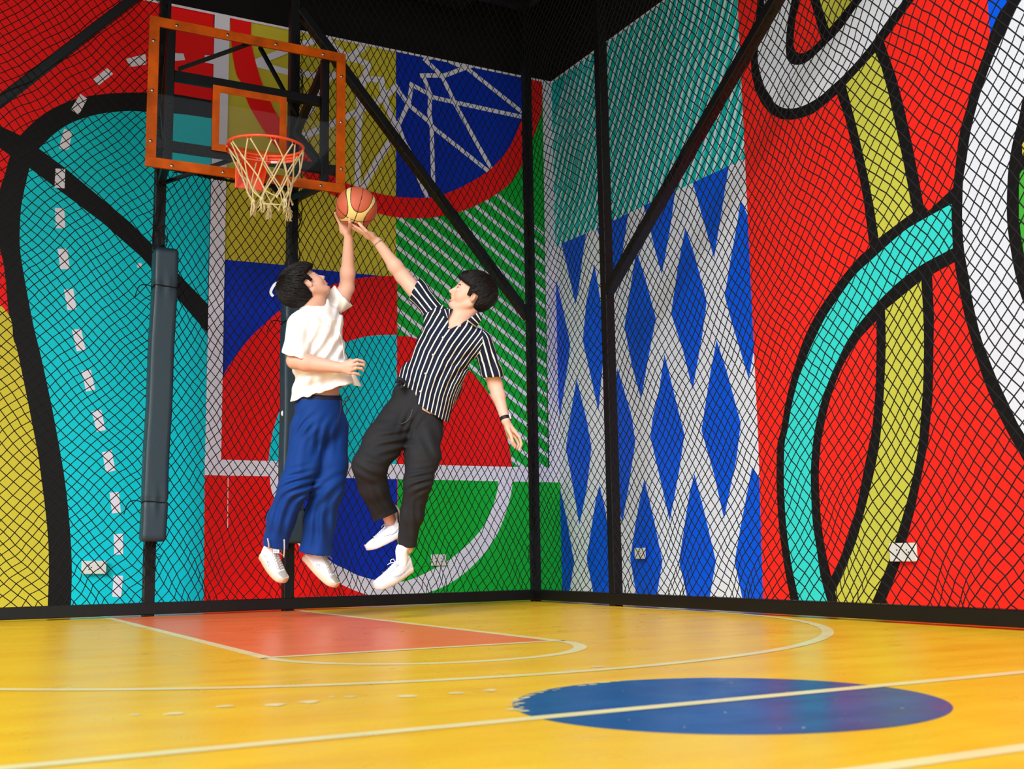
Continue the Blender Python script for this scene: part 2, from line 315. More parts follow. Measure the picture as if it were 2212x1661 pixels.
R.poly(catmull(zR2((1115, 740), (1115, 1000), (1105, 1300), (1080, 1560)) + zR3((1060, 200), (1015, 430), (960, 700), (870, 990), (780, 1190)), 3)
       + catmull(zR3((775, 1180), (735, 1000), (705, 800), (690, 600), (685, 400), (700, 200)) + zR2((705, 1620), (750, 1400), (800, 1230), (860, 1080), (930, 960), (1000, 860), (1110, 742)), 3), 'rred')
R.poly(catmull(zR2((1450, 435), (1465, 700), (1470, 900), (1465, 1200), (1447, 1450)) + zR3((1425, 250), (1380, 480), (1330, 680), (1270, 880), (1210, 1070), (1140, 1250), (1060, 1435), (1030, 1500)), 3)
       + zR3((850, 1500), (835, 1425), (808, 1310)) + catmull(zR3((808, 1310), (870, 1150), (930, 1020), (980, 880), (1040, 650), (1090, 450), (1130, 250)) + zR2((1155, 1500), (1175, 1200), (1185, 900), (1180, 655)), 3), 'yellow')
# blue patch, big white ring with black rims
R.poly(zR1((1935, -120), (1945, 0), (1955, 150), (1965, 260), (2030, 140), (2110, 0), (2180, -120)), 'rblue')
ring_bl = catmull(zR1((2330, -380), (2100, 0), (2030, 100), (1965, 250), (1945, 330), (1890, 480), (1830, 640), (1790, 800), (1740, 980), (1710, 1200), (1688, 1405), (1676, 1525)) + zR2((1680, 60), (1690, 200), (1700, 310), (1720, 430), (1770, 680), (1830, 900), (1890, 1100), (1960, 1290), (2050, 1480), (2150, 1665), (2330, 1950), (2700, 2330)), 4)
R.poly(ring_bl + zR2((4200, 2400), (4200, -2600)), 'black')
rw_l = catmull(zR1((2480, -400), (2190, 10), (2100, 200), (2000, 400), (1940, 560), (1880, 740), (1820, 980), (1790, 1180), (1765, 1330), (1758, 1500)) + zR2((1757, 0), (1770, 200), (1800, 380), (1840, 620), (1900, 870), (1960, 1030), (2020, 1180), (2090, 1330), (2150, 1460), (2212, 1570), (2400, 1850), (2750, 2200)), 4)
rw_r = catmull(zR2((2900, 1700), (2560, 1300), (2360, 950), (2212, 600), (2150, 380), (2110, 150), (2092, 0)) + zR1((2090, 1480), (2100, 1280), (2130, 1080), (2180, 880), (2225, 700), (2400, 330), (2700, -50)), 4)
R.poly(rw_l + rw_r, 'rwhite')
R.poly(zR1((2700, 1240), (2212, 1262), (2187, 1300), (2180, 1400), (2180, 1659)) + zR2((2185, 0), (2197, 120), (2230, 300), (2700, 1000)), 'lime')
R.poly(zR1((2600, 800), (2230, 1040), (2204, 1080), (2206, 1160), (2700, 1190)), 'olive')
R.poly([(0, -4, TOPZ - .018), (0, YW, TOPZ - .018), (0, YW, TOPZ + .002), (0, -4, TOPZ + .002)], 'rwhite', True)
R.poly([(0, -4, TOPZ), (0, YW, TOPZ), (0, YW, 5.6), (0, -4, 5.6)], 'dark', True)
wr = R.mb.build('wall_right', PM); tag(wr, 'right wall with a red, teal and blue mural', None, None, 'structure')

# ---------------------------------------------------------------- ceiling and roof beams
dk = mat('ceiling_black', rgb(13, 13, 14), .8, .2)
c = MB(); c.box((-5, 1.8, 5.3), (XW + .1, YW + .1, 5.4)); tag(c.build('ceiling', dk), 'black painted ceiling over the court', None, None, 'structure')
steel = mat('black_steel', rgb(5, 6, 7), .45, .35, bump=.0006, bscale=60, var=.35, vscale=9)
beamm = mat('beam_black', rgb(16, 16, 18), .5, .45, var=.4, vscale=3)
def ibeam(a, b, hgt=.2, w=.12):
    k = MB(); a = np.array(a); b = np.array(b); z = np.array([0, 0, 1.])
    k.bar(a + z * hgt / 2, b + z * hgt / 2, w, .014); k.bar(a - z * hgt / 2, b - z * hgt / 2, w, .014); k.bar(a, b, .012, hgt - .01)
    return k
k = ibeam((-4.4, 7.1, 4.85), (XW - .02, 7.1, 4.85)).build('roof_beam', beamm, origin=(0, 7.1, 4.85)); tag(k, 'dark roof beam running parallel to the back wall above the hoop', 'beam')
k = ibeam((3.75, 2.7, 5.08), (3.75, 8.05, 5.08)).build('roof_beam', beamm, origin=(3.75, 3, 5.08)); tag(k, 'dark roof beam running towards the camera along the right wall', 'beam')
d = MB(); d.box((-1.5, 7.62, 4.75), (3.9, 7.98, 5.294)); dd = d.build('air_duct', mat('duct_dark', rgb(24, 23, 24), .5, .4, var=.5, vscale=2.5), bevel=.01, origin=(1, 7.8, 4.8)); tag(dd, 'boxy dark duct hung high along the back wall', 'duct')

# ---------------------------------------------------------------- floor
F = bpy.data.materials.new('court_floor'); F.use_nodes = True; nt = F.node_tree; N = nt.nodes; L = nt.links
def floor_nodes(F, base, dark, name):
    nt = F.node_tree; N = nt.nodes; L = nt.links; Bn = N['Principled BSDF']
    tc = N.new('ShaderNodeTexCoord'); mp = N.new('ShaderNodeMapping'); mp.inputs['Scale'].default_value = (1.2, 5, 1)
    mp.inputs['Rotation'].default_value = (0, 0, .3)
    n1 = N.new('ShaderNodeTexNoise'); n1.inputs['Scale'].default_value = 1.3; n1.inputs['Detail'].default_value = 8; n1.inputs['Roughness'].default_value = .65
    L.new(tc.outputs['Object'], mp.inputs[0]); L.new(mp.outputs[0], n1.inputs['Vector'])
    cr = N.new('ShaderNodeValToRGB'); cr.color_ramp.elements[0].position = .32; cr.color_ramp.elements[1].position = .62
    cr.color_ramp.elements[0].color = dark; cr.color_ramp.elements[1].color = base
    L.new(n1.outputs['Fac'], cr.inputs[0]); L.new(cr.outputs[0], Bn.inputs['Base Color'])
    n2 = N.new('ShaderNodeTexNoise'); n2.inputs['Scale'].default_value = 6; n2.inputs['Detail'].default_value = 6
    L.new(tc.outputs['Object'], n2.inputs['Vector'])
    mr = N.new('ShaderNodeMapRange'); mr.inputs['To Min'].default_value = .2; mr.inputs['To Max'].default_value = .42
    L.new(n2.outputs['Fac'], mr.inputs['Value']); L.new(mr.outputs[0], Bn.inputs['Roughness'])
    Bn.inputs['Specular IOR Level'].default_value = .22
    n3 = N.new('ShaderNodeTexNoise'); n3.inputs['Scale'].default_value = 2.4; n3.inputs['Detail'].default_value = 3
    L.new(tc.outputs['Object'], n3.inputs['Vector'])
    b = N.new('ShaderNodeBump'); b.inputs['Strength'].default_value = 1; b.inputs['Distance'].default_value = .0022
    L.new(n3.outputs['Fac'], b.inputs['Height']); L.new(b.outputs[0], Bn.inputs['Normal'])
floor_nodes(F, rgb(254, 206, 44), rgb(246, 186, 28), 'y')
FR = bpy.data.materials.new('key_red'); FR.use_nodes = True; floor_nodes(FR, rgb(255, 132, 74), rgb(250, 116, 62), 'r')
FL = bpy.data.materials.new('line_cream'); FL.use_nodes = True; floor_nodes(FL, rgb(250, 238, 178), rgb(244, 228, 156), 'l')
FBm = bpy.data.materials.new('circle_blue'); FBm.use_nodes = True; floor_nodes(FBm, rgb(3, 92, 152), rgb(2, 76, 130), 'b')
f = MB()
f.add([(-6, -4, 0), (XW + .05, -4, 0), (XW + .05, YW + .05, 0), (-6, YW + .05, 0)], [(0, 1, 2, 3)], 0)
z1, z2, z3 = .0006, .0011, .0016
x0, x1, yf = 1.205, 2.41, 4.11
def flat(pts, mi, z): f.add([(p[0], p[1], z) for p in pts], [tuple(range(len(pts)))], mi)
def arcpts(cx, cy, r, a0, a1, n): return [(cx + r * cos(a0 + (a1 - a0) * i / n), cy + r * sin(a0 + (a1 - a0) * i / n)) for i in range(n + 1)]
def ring(cx, cy, r, w, a0, a1, n, mi, z):
    o = arcpts(cx, cy, r + w / 2, a0, a1, n); i = arcpts(cx, cy, r - w / 2, a0, a1, n)
    for k in range(n): f.add([(o[k][0], o[k][1], z), (o[k + 1][0], o[k + 1][1], z), (i[k + 1][0], i[k + 1][1], z), (i[k][0], i[k][1], z)], [(3, 2, 1, 0)], mi)
flat([(x0, yf), (x1, yf), (x1, YW), (x0, YW)], 1, z1)
flat(arcpts(1.77, 2.24, .506, 0, 2 * pi, 96)[:-1], 3, z1)
LW = .05
flat([(x0 - LW / 2, yf - LW / 2), (x0 + LW / 2, yf - LW / 2), (x0 + LW / 2, YW), (x0 - LW / 2, YW)], 2, z2)
flat([(x1 - LW / 2, yf - LW / 2), (x1 + LW / 2, yf - LW / 2), (x1 + LW / 2, YW), (x1 - LW / 2, YW)], 2, z2)
flat([(x0, yf - LW / 2), (x1, yf - LW / 2), (x1, yf + LW / 2), (x0, yf + LW / 2)], 2, z3)
ring((x0 + x1) / 2, yf, (x1 - x0) / 2, LW, pi, 2 * pi, 40, 2, z2)
ring(1.83, 5.38, 2.35, LW, pi * .86, 2 * pi + .14 * pi, 90, 2, z3)
flat([(-6, 2.225), (XW, 2.225), (XW, 2.275), (-6, 2.275)], 2, z3)
flat([(-6, 1.41), (XW, 1.41), (XW, 1.46), (-6, 1.46)], 2, z3)
flat([(4.25, -4), (4.27, -4), (4.27, 7.6), (4.25, 7.6)], 2, z3)
rr = random.Random(3)                            # chipped paint: cream flakes along the old arc and round the blue circle
def flake(x, y, s, st=1):
    n = 7; flat([(x + s * st * rr.uniform(.5, 1) * cos(2 * pi * i / n), y + s * rr.uniform(.4, 1) * sin(2 * pi * i / n)) for i in range(n)], 2, z3)
for q, s in (((290, 1545), .02), ((375, 1543), .03), ((485, 1527), .028), ((595, 1523), .035), ((665, 1517), .035), ((715, 1507), .015), ((755, 1506), .022), ((880, 1505), .035), ((985, 1498), .03), ((1060, 1492), .03), ((1231, 1449), .02), ((1290, 1441), .025)):
    v = ray(*q); t = -CAM_H / v[2]; flake(v[0] * t, v[1] * t, s, 1)
for i in range(26):
    a = rr.uniform(pi * .45, pi * .95); flake(1.765 + (.506 + rr.uniform(-.03, .01)) * cos(a), 2.235 + (.506 + rr.uniform(-.03, .01)) * sin(a), rr.uniform(.004, .016), 1.6)
for i in range(20):
    a = rr.uniform(0, 2 * pi); r_ = .44 * rr.random() ** .5; flake(1.765 + r_ * cos(a), 2.235 + r_ * sin(a), rr.uniform(.002, .005))
fl = f.build('floor', [F, FR, FL, FBm]); tag(fl, 'glossy yellow court floor with cream lines, red key and blue circle', None, None, 'structure')

# ---------------------------------------------------------------- cage frame
YF, XF = 7.5, 4.215
cage = empty('steel_cage', (XF, YF, 0), 'black steel frame of posts, rails and diagonal braces holding the nets', 'frame')
def cpart(name, k, bevel=.004): return k.build(name, steel, cage, bevel=bevel)
P1X, P2X, P4Y = 1.44, 2.335, 6.43
for x in (P1X, P2X, XF):
    hw = .031 if x == XF else .034; k = MB(); k.box((x - hw, YF - hw, .0), (x + hw, YF + hw, 5.3)); cpart('post', k)
for y in (P4Y, 2.2):
    k = MB(); k.box((XF - .034, y - .034, 0), (XF + .034, y + .034, 5.3)); cpart('post', k)
k = MB(); k.box((-5, YF - .04, .012), (XF + .04, YF + .035, .085)); cpart('base_rail', k)
k = MB(); k.box((XF - .04, -2, .012), (XF + .035, YF - .04, .085)); cpart('base_rail', k)
k = MB(); k.box((-5, YF - .03, 4.62), (XF + .03, YF + .03, 4.7)); cpart('top_rail', k)
k = MB(); k.box((XF - .03, -2, 4.62), (XF + .03, YF - .03, 4.7)); cpart('top_rail', k)
k = MB(); k.bar((P2X + .03, YF - .005, 4.21), (XF - .02, YF - .005, 2.12), .06, .075, (0, 1, 0)); cpart('brace', k)
k = MB(); k.bar((P1X - .02, YF - .005, 4.24), (-1.4, YF - .005, 1.15), .06, .075, (0, 1, 0)); cpart('brace', k)
k = MB(); k.bar((XF - .005, P4Y - .02, 2.1), (XF - .005, 2.9, 4.63), .06, .07, (1, 0, 0)); cpart('brace', k)

# ---------------------------------------------------------------- netting
cord = mat('black_cord', rgb(14, 14, 16), .75, .25)
def net_panel(name, label, u0, u1, v0, v1, du, dv, place, seed, rad=.0028, amp=.02, edge=.03, top_loose=False):
    """diamond mesh: two families of cords zig-zagging through shared knots"""
    rs = np.random.RandomState(seed); ph = rs.uniform(0, 6.28, 24)
    nu = int(round((u1 - u0) / du)); nv = int(round((v1 - v0) / (dv / 2)))
    def pos(i, j):                               # i in half cells along u, j in half cells along v
        u = i / (2 * nu); v = j / nv; U = u0 + (u1 - u0) * u; V = v0 + (v1 - v0) * v
        e = np.sin(pi * np.clip(u, 0, 1)) ** .5; ev = np.clip(np.sin(pi * np.clip(v, 0, 1)), 0, 1) ** .35
        low = np.exp(-(V - v0) / .28)
        dU = amp * (np.sin(3.1 * V + ph[0] + 1.7 * U) + .6 * np.sin(7.3 * V - 4 * U + ph[1]) + .3 * np.sin(13 * V + 9 * U + ph[2])) * e
        dV = amp * (1.1 * np.sin(2.6 * U + ph[3] + 1.1 * V) + .7 * np.sin(6.1 * U - 3 * V + ph[4]) + .3 * np.sin(15 * U + 7 * V + ph[5]))
        dU = dU + low * .045 * np.sin(9 * U + ph[6]) * e + low * .014 * np.sin(31 * U + 23 * V + ph[7])
        dV = dV + low * .04 * np.sin(11 * U + 8 * V + ph[8]) + low * .012 * np.sin(37 * U + ph[9])
        near = np.exp(-np.minimum(U - u0, u1 - U) / .09)
        dV = dV + near * .022 * np.sin(21 * V + ph[10]) + near * .01 * np.sin(47 * V + ph[11])
        sag = .018 * np.sin(4 * U + 2 * V + ph[12]) + .012 * np.sin(9 * V - 5 * U + ph[13]) + low * .02 * np.sin(13 * U + ph[14])
        jit = .0032
        h1 = np.sin(i * 12.9898 + j * 78.233 + seed) * 43758.5453; h2 = np.sin(i * 39.346 + j * 11.135 + seed) * 24634.6345
        dU = dU + (h1 - np.floor(h1) - .5) * jit * 2 * e; dV = dV + (h2 - np.floor(h2) - .5) * jit * 2
        return U + dU, V + dV * ev, sag * e * ev
    vs = []; fs = []; off = 0
    for fam in (1, -1):
        for k in range(-nv, 2 * nu + nv + 1):
            if k % 2: continue
            j = np.arange(0, nv + 1); i = k + fam * j
            ok = (i >= 0) & (i <= 2 * nu)
            if ok.sum() < 2: continue
            j = j[ok]; i = i[ok]
            # one mid point per segment keeps knots crisp
            U, V, D = pos(i.astype(float), j.astype(float)); P = place(U, V, D + .0022 * fam)
            T = np.gradient(P, axis=0); T /= np.linalg.norm(T, axis=1)[:, None] + 1e-9
            nrm = place(np.array([0.]), np.array([0.]), np.array([1.]))[0] - place(np.array([0.]), np.array([0.]), np.array([0.]))[0]
            s_ = np.cross(T, nrm); s_ /= np.linalg.norm(s_, axis=1)[:, None] + 1e-9; w_ = np.cross(s_, T)
            n = len(P); q = np.stack([P + rad * s_, P + rad * w_, P - rad * s_, P - rad * w_], 1).reshape(-1, 3)
            vs.append(q); a = np.arange(n - 1)[:, None] * 4; b = np.arange(4)[None, :]
            fs.append(np.stack([a + b, a + (b + 1) % 4, a + 4 + (b + 1) % 4, a + 4 + b], -1).reshape(-1, 4) + off); off += n * 4
    vs = np.concatenate(vs); fs = np.concatenate(fs)
    o0 = place(np.array([(u0 + u1) / 2]), np.array([v0]), np.array([0.]))[0]
    me = bpy.data.meshes.new(name); me.vertices.add(len(vs)); me.vertices.foreach_set('co', (vs - o0).ravel())
    me.loops.add(len(fs) * 4); me.loops.foreach_set('vertex_index', fs.ravel()); me.polygons.add(len(fs))
    me.polygons.foreach_set('loop_start', np.arange(len(fs)) * 4)
    me.update(calc_edges=True); me.validate(); me.polygons.foreach_set('use_smooth', [True] * len(fs))
    o = bpy.data.objects.new(name, None); COL.objects.link(o); o.location = Vector(o0); tag(o, label, 'net')
    link('netting', me, o, [cord])
    return o, o0
pb = lambda U, V, D: np.stack([U, YF - .03 - D, V], -1)
pr = lambda U, V, D: np.stack([XF - .03 - D, U, V], -1)
def lacing(parent, o0, path, n, seed, spread=.035, wrap=True, rad=.0026):
    """loose loops of cord bunched against a post or a rope"""
    rs = np.random.RandomState(seed); k = MB(); path = np.array(path, float)
    for s in range(n):
        a, b = path; t0 = rs.uniform(0, .9); t1 = min(1, t0 + rs.uniform(.06, .25)); m_ = 14; pts = []
        p_, q_ = rs.uniform(0, 6.28, 2); d = (b - a) / np.linalg.norm(b - a); sd = np.array([1., 0, 0]) if abs(d[0]) < .5 else np.array([0, 0, 1.])
        if abs(d[1]) < .5 and parent.get('side') == 'r': sd = np.array([0, 1., 0]) if abs(d[1]) < .5 else sd
        out = np.array([0, -1., 0]) if parent.get('side') != 'r' else np.array([-1., 0, 0])
        for i in range(m_):
            t = t0 + (t1 - t0) * i / (m_ - 1)
            pts.append(a + (b - a) * t + sd * spread * (.75 * np.sin(i * .9 + p_) + .35 * rs.randn() * .5) + out * (.012 + .012 * np.cos(i * 1.3 + q_) + .006 * rs.randn()))
        k.tube(catmull(pts, 2), rad, 4)
    return k.build('lacing', cord, parent)
NETS = []
o, o0 = net_panel('cage_net', 'black mesh net left of the padded left post', -1.9, P1X, .07, 4.66, .068, .071, pb, 11, amp=.028); NETS.append((o, o0))
lacing(o, o0, [(P1X - .02, YF - .045, .1), (P1X - .02, YF - .045, 4.5)], 34, 1)
o, o0 = net_panel('cage_net', 'black mesh net between the two padded posts, below the backboard', P1X, P2X, .07, 2.88, .057, .084, pb, 12, amp=.022)
lacing(o, o0, [(P1X + .02, YF - .045, .1), (P1X + .02, YF - .045, 2.5)], 26, 2)
lacing(o, o0, [(P1X, YF - .05, 2.88), (P2X, YF - .05, 2.86)], 40, 3, .02)
k = MB(); k.tube([(P1X, YF - .04, 2.89), (1.9, YF - .04, 2.865), (P2X, YF - .04, 2.88)], .008, 6); k.build('head_rope', cord, o)
o, o0 = net_panel('cage_net', 'black mesh net behind the two players, right of the hoop', P2X, XF, .07, 4.66, .056, .097, pb, 13, amp=.02)
lacing(o, o0, [(P2X + .02, YF - .045, .1), (P2X + .02, YF - .045, 4.0)], 34, 4)
lacing(o, o0, [(XF - .035, YF - .04, .1), (XF - .035, YF - .04, 4.0)], 40, 5, .03)
o, o0 = net_panel('cage_net', 'black mesh net on the right side, from the corner post to the next post', P4Y, YF, .07, 4.66, .076, .076, pr, 14, amp=.022, rad=.0032); o['side'] = 'r'
lacing(o, o0, [(XF - .04, YF - .05, .1), (XF - .04, YF - .05, 4.0)], 22, 6, .03)
o, o0 = net_panel('cage_net', 'black mesh net covering the right side nearest the camera', 2.2, P4Y, .07, 4.66, .065, .077, pr, 15, amp=.02, rad=.0034); o['side'] = 'r'

# ---------------------------------------------------------------- post pads
vinyl = mat('grey_vinyl', rgb(24, 48, 60), .5, .5, bump=.003, bscale=9, coat=.1)
def pad(x, z0, z1, label, w=.148, dpt=.12, x_off=0, tilt=0):
    e = empty('post_pad', (x, YF - .1, z0), label, 'pad', 'padded sleeves tied to the posts under the hoop')
    bm = bmesh.new(); n = 90; pts = []
    ring_n = 44
    for i in range(n + 1):
        z = (z1 - z0) * i / n; zz = z / (z1 - z0)
        tie = sum(math.exp(-((z - tz) / .012) ** 2) for tz in (.13 * (z1 - z0) + .0, .865 * (z1 - z0)))
        cap = max(0, z / .02) ** .5 if z < .02 else (max(0, (z1 - z0 - z) / .02) ** .5 if z1 - z0 - z < .02 else 1)
        cap = .86 + .14 * cap
        for j in range(ring_n):
            a = 2 * pi * j / ring_n; ex = 11
            c_, s_ = cos(a), sin(a); rr_ = (abs(c_) ** ex + abs(s_) ** ex) ** (-1 / ex)
            pw = math.exp(-min(abs(z - .13 * (z1 - z0)), abs(z - .865 * (z1 - z0))) / .05)
            wr_ = .0035 * pw * sin(7 * a + 3 * z)
            k_ = cap - .1 * tie
            pts.append(bm.verts.new((rr_ * c_ * w / 2 * k_ + tilt * z + wr_ * c_ + .002 * sin(9 * z), rr_ * s_ * dpt / 2 * k_ + wr_ * s_, z)))
    for i in range(n):
        for j in range(ring_n):
            j2 = (j + 1) % ring_n; bm.faces.new((pts[i * ring_n + j], pts[i * ring_n + j2], pts[(i + 1) * ring_n + j2], pts[(i + 1) * ring_n + j]))
    bm.faces.new(pts[:ring_n][::-1]); bm.faces.new(pts[-ring_n:])
    for f_ in bm.faces: f_.smooth = True
    me = bpy.data.meshes.new('sleeve'); bm.to_mesh(me); bm.free(); s_ = link('sleeve', me, e, [vinyl])
    for tz in (.13 * (z1 - z0), .865 * (z1 - z0)):
        k = MB(); P = []
        for i in range(28):
            a = 2 * pi * i / 28; rr_ = (abs(cos(a)) ** 9 + abs(sin(a)) ** 9) ** (-1/9)
            P.append((x + tilt * tz + rr_ * cos(a) * w / 2 * .93, YF - .1 + rr_ * sin(a) * dpt / 2 * .93, z0 + tz + .004 * sin(2 * a)))
        k.tube(P, .005, 6, closed=True)
        q = P[14]; k.tube(catmull([q, (q[0] - .05, q[1], q[2] + .012), (q[0] - .09, q[1] - .01, q[2] - .01), (q[0] - .11, q[1], q[2] - .075)], 5), .0035, 5)
        k.build('tie', cord, e)
    return e
pad(1.435, .46, 2.325, 'charcoal vinyl pad tied round the left post, left of both players', tilt=.018)
pad(2.32, .44, 2.14, 'charcoal vinyl pad round the post behind the player in white', tilt=.0)

# ---------------------------------------------------------------- sockets and switch plates
plastic = mat('socket_plastic', rgb(226, 228, 224), .35, .4); hole = mat('socket_hole', rgb(20, 20, 20), .6)
def socket(p, ax, w, hgt, label, two=True):
    e = empty('wall_socket', p, label, 'socket'); p = np.array(p)
    u = np.array([1., 0, 0]) if ax == 1 else np.array([0, -1., 0]); o = np.array([0, -1., 0]) if ax == 1 else np.array([-1., 0, 0]); z = np.array([0, 0, 1.])
    k = MB(); a = p + o * .006; c_ = [a + u * sx * w / 2 + z * sz * hgt / 2 + o * so for so in (-.006, .006) for sx, sz in ((-1, -1), (1, -1), (1, 1), (-1, 1))]
    k.add(c_, [(3, 2, 1, 0), (4, 5, 6, 7), (0, 1, 5, 4), (1, 2, 6, 5), (2, 3, 7, 6), (3, 0, 4, 7)]); k.build('plate', plastic, e, bevel=.003)
    for cx in ((-.2, .16) if two else (0,)):
        k = MB()
        for dx, dz in ((0, .012), (0, -.012), (.014, 0)): k.ball(p + o * .012 + u * (cx * w + dx) + z * dz, .0042, 5)
        k.build('pin_hole', hole, e)
LZ = .0135
def wy(x, y): q = onY(x, y, YW); q[1] = YW - .03; return q
def wx(x, y): q = onX(x, y, XW); q[0] = XW - .035; return q
socket(wy(201, 1225.5), 1, .155, .086, 'cream twin wall socket low on the turquoise mural at far left')
socket(wy(943, 1209.5), 1, .125, .085, 'cream twin wall socket on the green mural right of the sneakers')
socket(wx(1393, 1195), 0, .125, .078, 'small square wall socket on a blue diamond of the right wall', False)
socket(wx(1963, 1192.5), 0, .185, .098, 'cream twin wall socket on the red part of the right wall')
# mounting blocks fill the gap between plates and wall print

# ---------------------------------------------------------------- strap and clips on the second post
wp = mat('white_tape', rgb(225, 230, 240), .5)
q = [at(640, 597, 7.62), at(613, 606, 7.6), at(596, 612, 7.58), at(587, 624, 7.58), at(585, 633, 7.58), at(590, 640, 7.58)]
bm_ = MB(); P = catmull(q, 4); P = np.array(P)
for i in range(len(P) - 1):
    t = P[i + 1] - P[i]; t /= np.linalg.norm(t); n_ = np.cross(t, CAM_F); n_ /= np.linalg.norm(n_); w_ = .009
    bm_.add([P[i] + n_ * w_, P[i + 1] + n_ * w_, P[i + 1] - n_ * w_, P[i] - n_ * w_, P[i] + n_ * w_ + CAM_F * .002, P[i + 1] + n_ * w_ + CAM_F * .002, P[i + 1] - n_ * w_ + CAM_F * .002, P[i] - n_ * w_ + CAM_F * .002], [(0, 1, 2, 3), (7, 6, 5, 4), (0, 4, 5, 1), (3, 2, 6, 7)])
tag(bm_.build('strap_end', wp, origin=P[0]), 'loose white strap end curling out behind the white-shirted player\'s head', 'strap')
for (px, py, lab) in ((614, 760, 'small white clip on the padded post at the white shirt\'s sleeve'), (611, 893, 'small white clip on the padded post beside the blue trousers\' waist')):
    k = MB(); c_ = onY(px, py, YF - .12); k.ball(c_, .018, 8, sc=(.7, .5, 1.1)); tag(k.build('post_clip', wp, origin=c_), lab, 'clip')

# ---------------------------------------------------------------- basketball goal
YB = 6.971
orange = mat('board_orange', rgb(212, 94, 0), .4, .15, var=.5, vscale=7)
rimm = mat('rim_orange', rgb(250, 92, 48), .28, .5, coat=.3)
bolt = mat('bolt_zinc', rgb(170, 172, 176), .3, .6, 1)
rope = mat('net_rope', rgb(222, 206, 158), .8, .2, bump=.002, bscale=180)
gl = bpy.data.materials.new('acrylic'); gl.use_nodes = True; nt = gl.node_tree; N = nt.nodes; L = nt.links
for n_ in list(N):
    if n_.type != 'OUTPUT_MATERIAL': N.remove(n_)
out = [n_ for n_ in N if n_.type == 'OUTPUT_MATERIAL'][0]
tr = N.new('ShaderNodeBsdfTransparent'); tr.inputs[0].default_value = (.9, .9, .9, 1); gs = N.new('ShaderNodeBsdfGlossy'); gs.inputs['Roughness'].default_value = .015
fr = N.new('ShaderNodeFresnel'); fr.inputs[0].default_value = 1.18; mx = N.new('ShaderNodeMixShader')
L.new(fr.outputs[0], mx.inputs[0]); L.new(tr.outputs[0], mx.inputs[1]); L.new(gs.outputs[0], mx.inputs[2]); L.new(mx.outputs[0], out.inputs[0])
bx0, bx1, bz0, bz1 = 1.246, 2.527, 2.722, 3.695
goal = empty('basketball_goal', ((bx0 + bx1) / 2, YB, bz0), 'orange-framed clear backboard with rim, hung on the two padded posts', 'basketball hoop')
k = MB(); k.box((bx0, YB, bz0), (bx1, YB + .01, bz1)); k.build('glass_pane', gl, goal)
def frame_rect(a0, a1, c0, c1, w, y0, y1):
    k = MB(); k.box((a0, y0, c0), (a1, y1, c0 + w)); k.box((a0, y0, c1 - w), (a1, y1, c1)); k.box((a0, y0, c0 + w), (a0 + w, y1, c1 - w)); k.box((a1 - w, y0, c0 + w), (a1, y1, c1 - w)); return k
frame_rect(bx0, bx1, bz0, bz1, .062, YB - .004, YB + .014).build('border', orange, goal, bevel=.002)
frame_rect(1.645, 2.123, 2.885, 3.315, .045, YB - .0035, YB + .0005).build('target_square', orange, goal)
def bp(x, y): q = onY(x, y, YB - .004); return q
for x, y in ((382, 55), (492, 75.5), (596, 95.5), (698, 117.5), (332, 88), (329, 195), (325.5, 304), (738, 165), (737, 264), (737.5, 365), (371.5, 358), (482, 372), (590, 387), (693, 401)):
    c_ = bp(x, y); k = MB(); k.ball(c_, .011, 6, sc=(1, .6, 1)); k.build('bolt', bolt, goal)
# steel carrier behind the board
sw = .05
k = MB(); k.box((1.36, YB + .015, bz0 + .02), (1.41, YB + .065, bz1 - .05)); k.build('carrier_upright', steel, goal, bevel=.003)
k = MB(); k.box((2.37, YB + .015, bz0 + .02), (2.42, YB + .065, bz1 - .05)); k.build('carrier_upright', steel, goal, bevel=.003)
k = MB(); k.box((1.26, YB + .02, 2.855), (2.5, YB + .07, 2.915)); k.build('carrier_rail', steel, goal, bevel=.003)
k = MB(); k.box((1.37, YB + .065, 3.335), (2.4, YB + .115, 3.395)); k.build('carrier_rail', steel, goal, bevel=.003)
for a, b in (((1.385, YB + .06, 3.6), (P1X, YF - .04, 3.3)), ((2.395, YB + .06, 3.6), (P2X, YF - .04, 3.25)), ((1.385, YB + .06, 2.9), (P1X, YF - .04, 3.3)), ((2.395, YB + .06, 2.9), (P2X, YF - .04, 3.28)), ((1.385, YB + .05, 2.78), (P1X, YF - .04, 2.8)), ((2.395, YB + .05, 2.78), (P2X, YF - .04, 2.8))):
    k = MB(); k.bar(a, b, .045, .045); k.build('bracket_arm', steel, goal)
for a, b in (((1.45, YB + .1, 3.42), (1.9, YB + .03, 3.66)), ((2.3, YB + .35, 3.36), (1.95, YB + .03, 3.64)), ((P1X, YF - .05, 2.78), (1.88, YB + .02, 2.9)), ((P2X, YF - .05, 2.72), (1.9, YB + .02, 2.84))):
    k = MB(); k.bar(a, b, .022, .022); k.build('stay_rod', steel, goal)
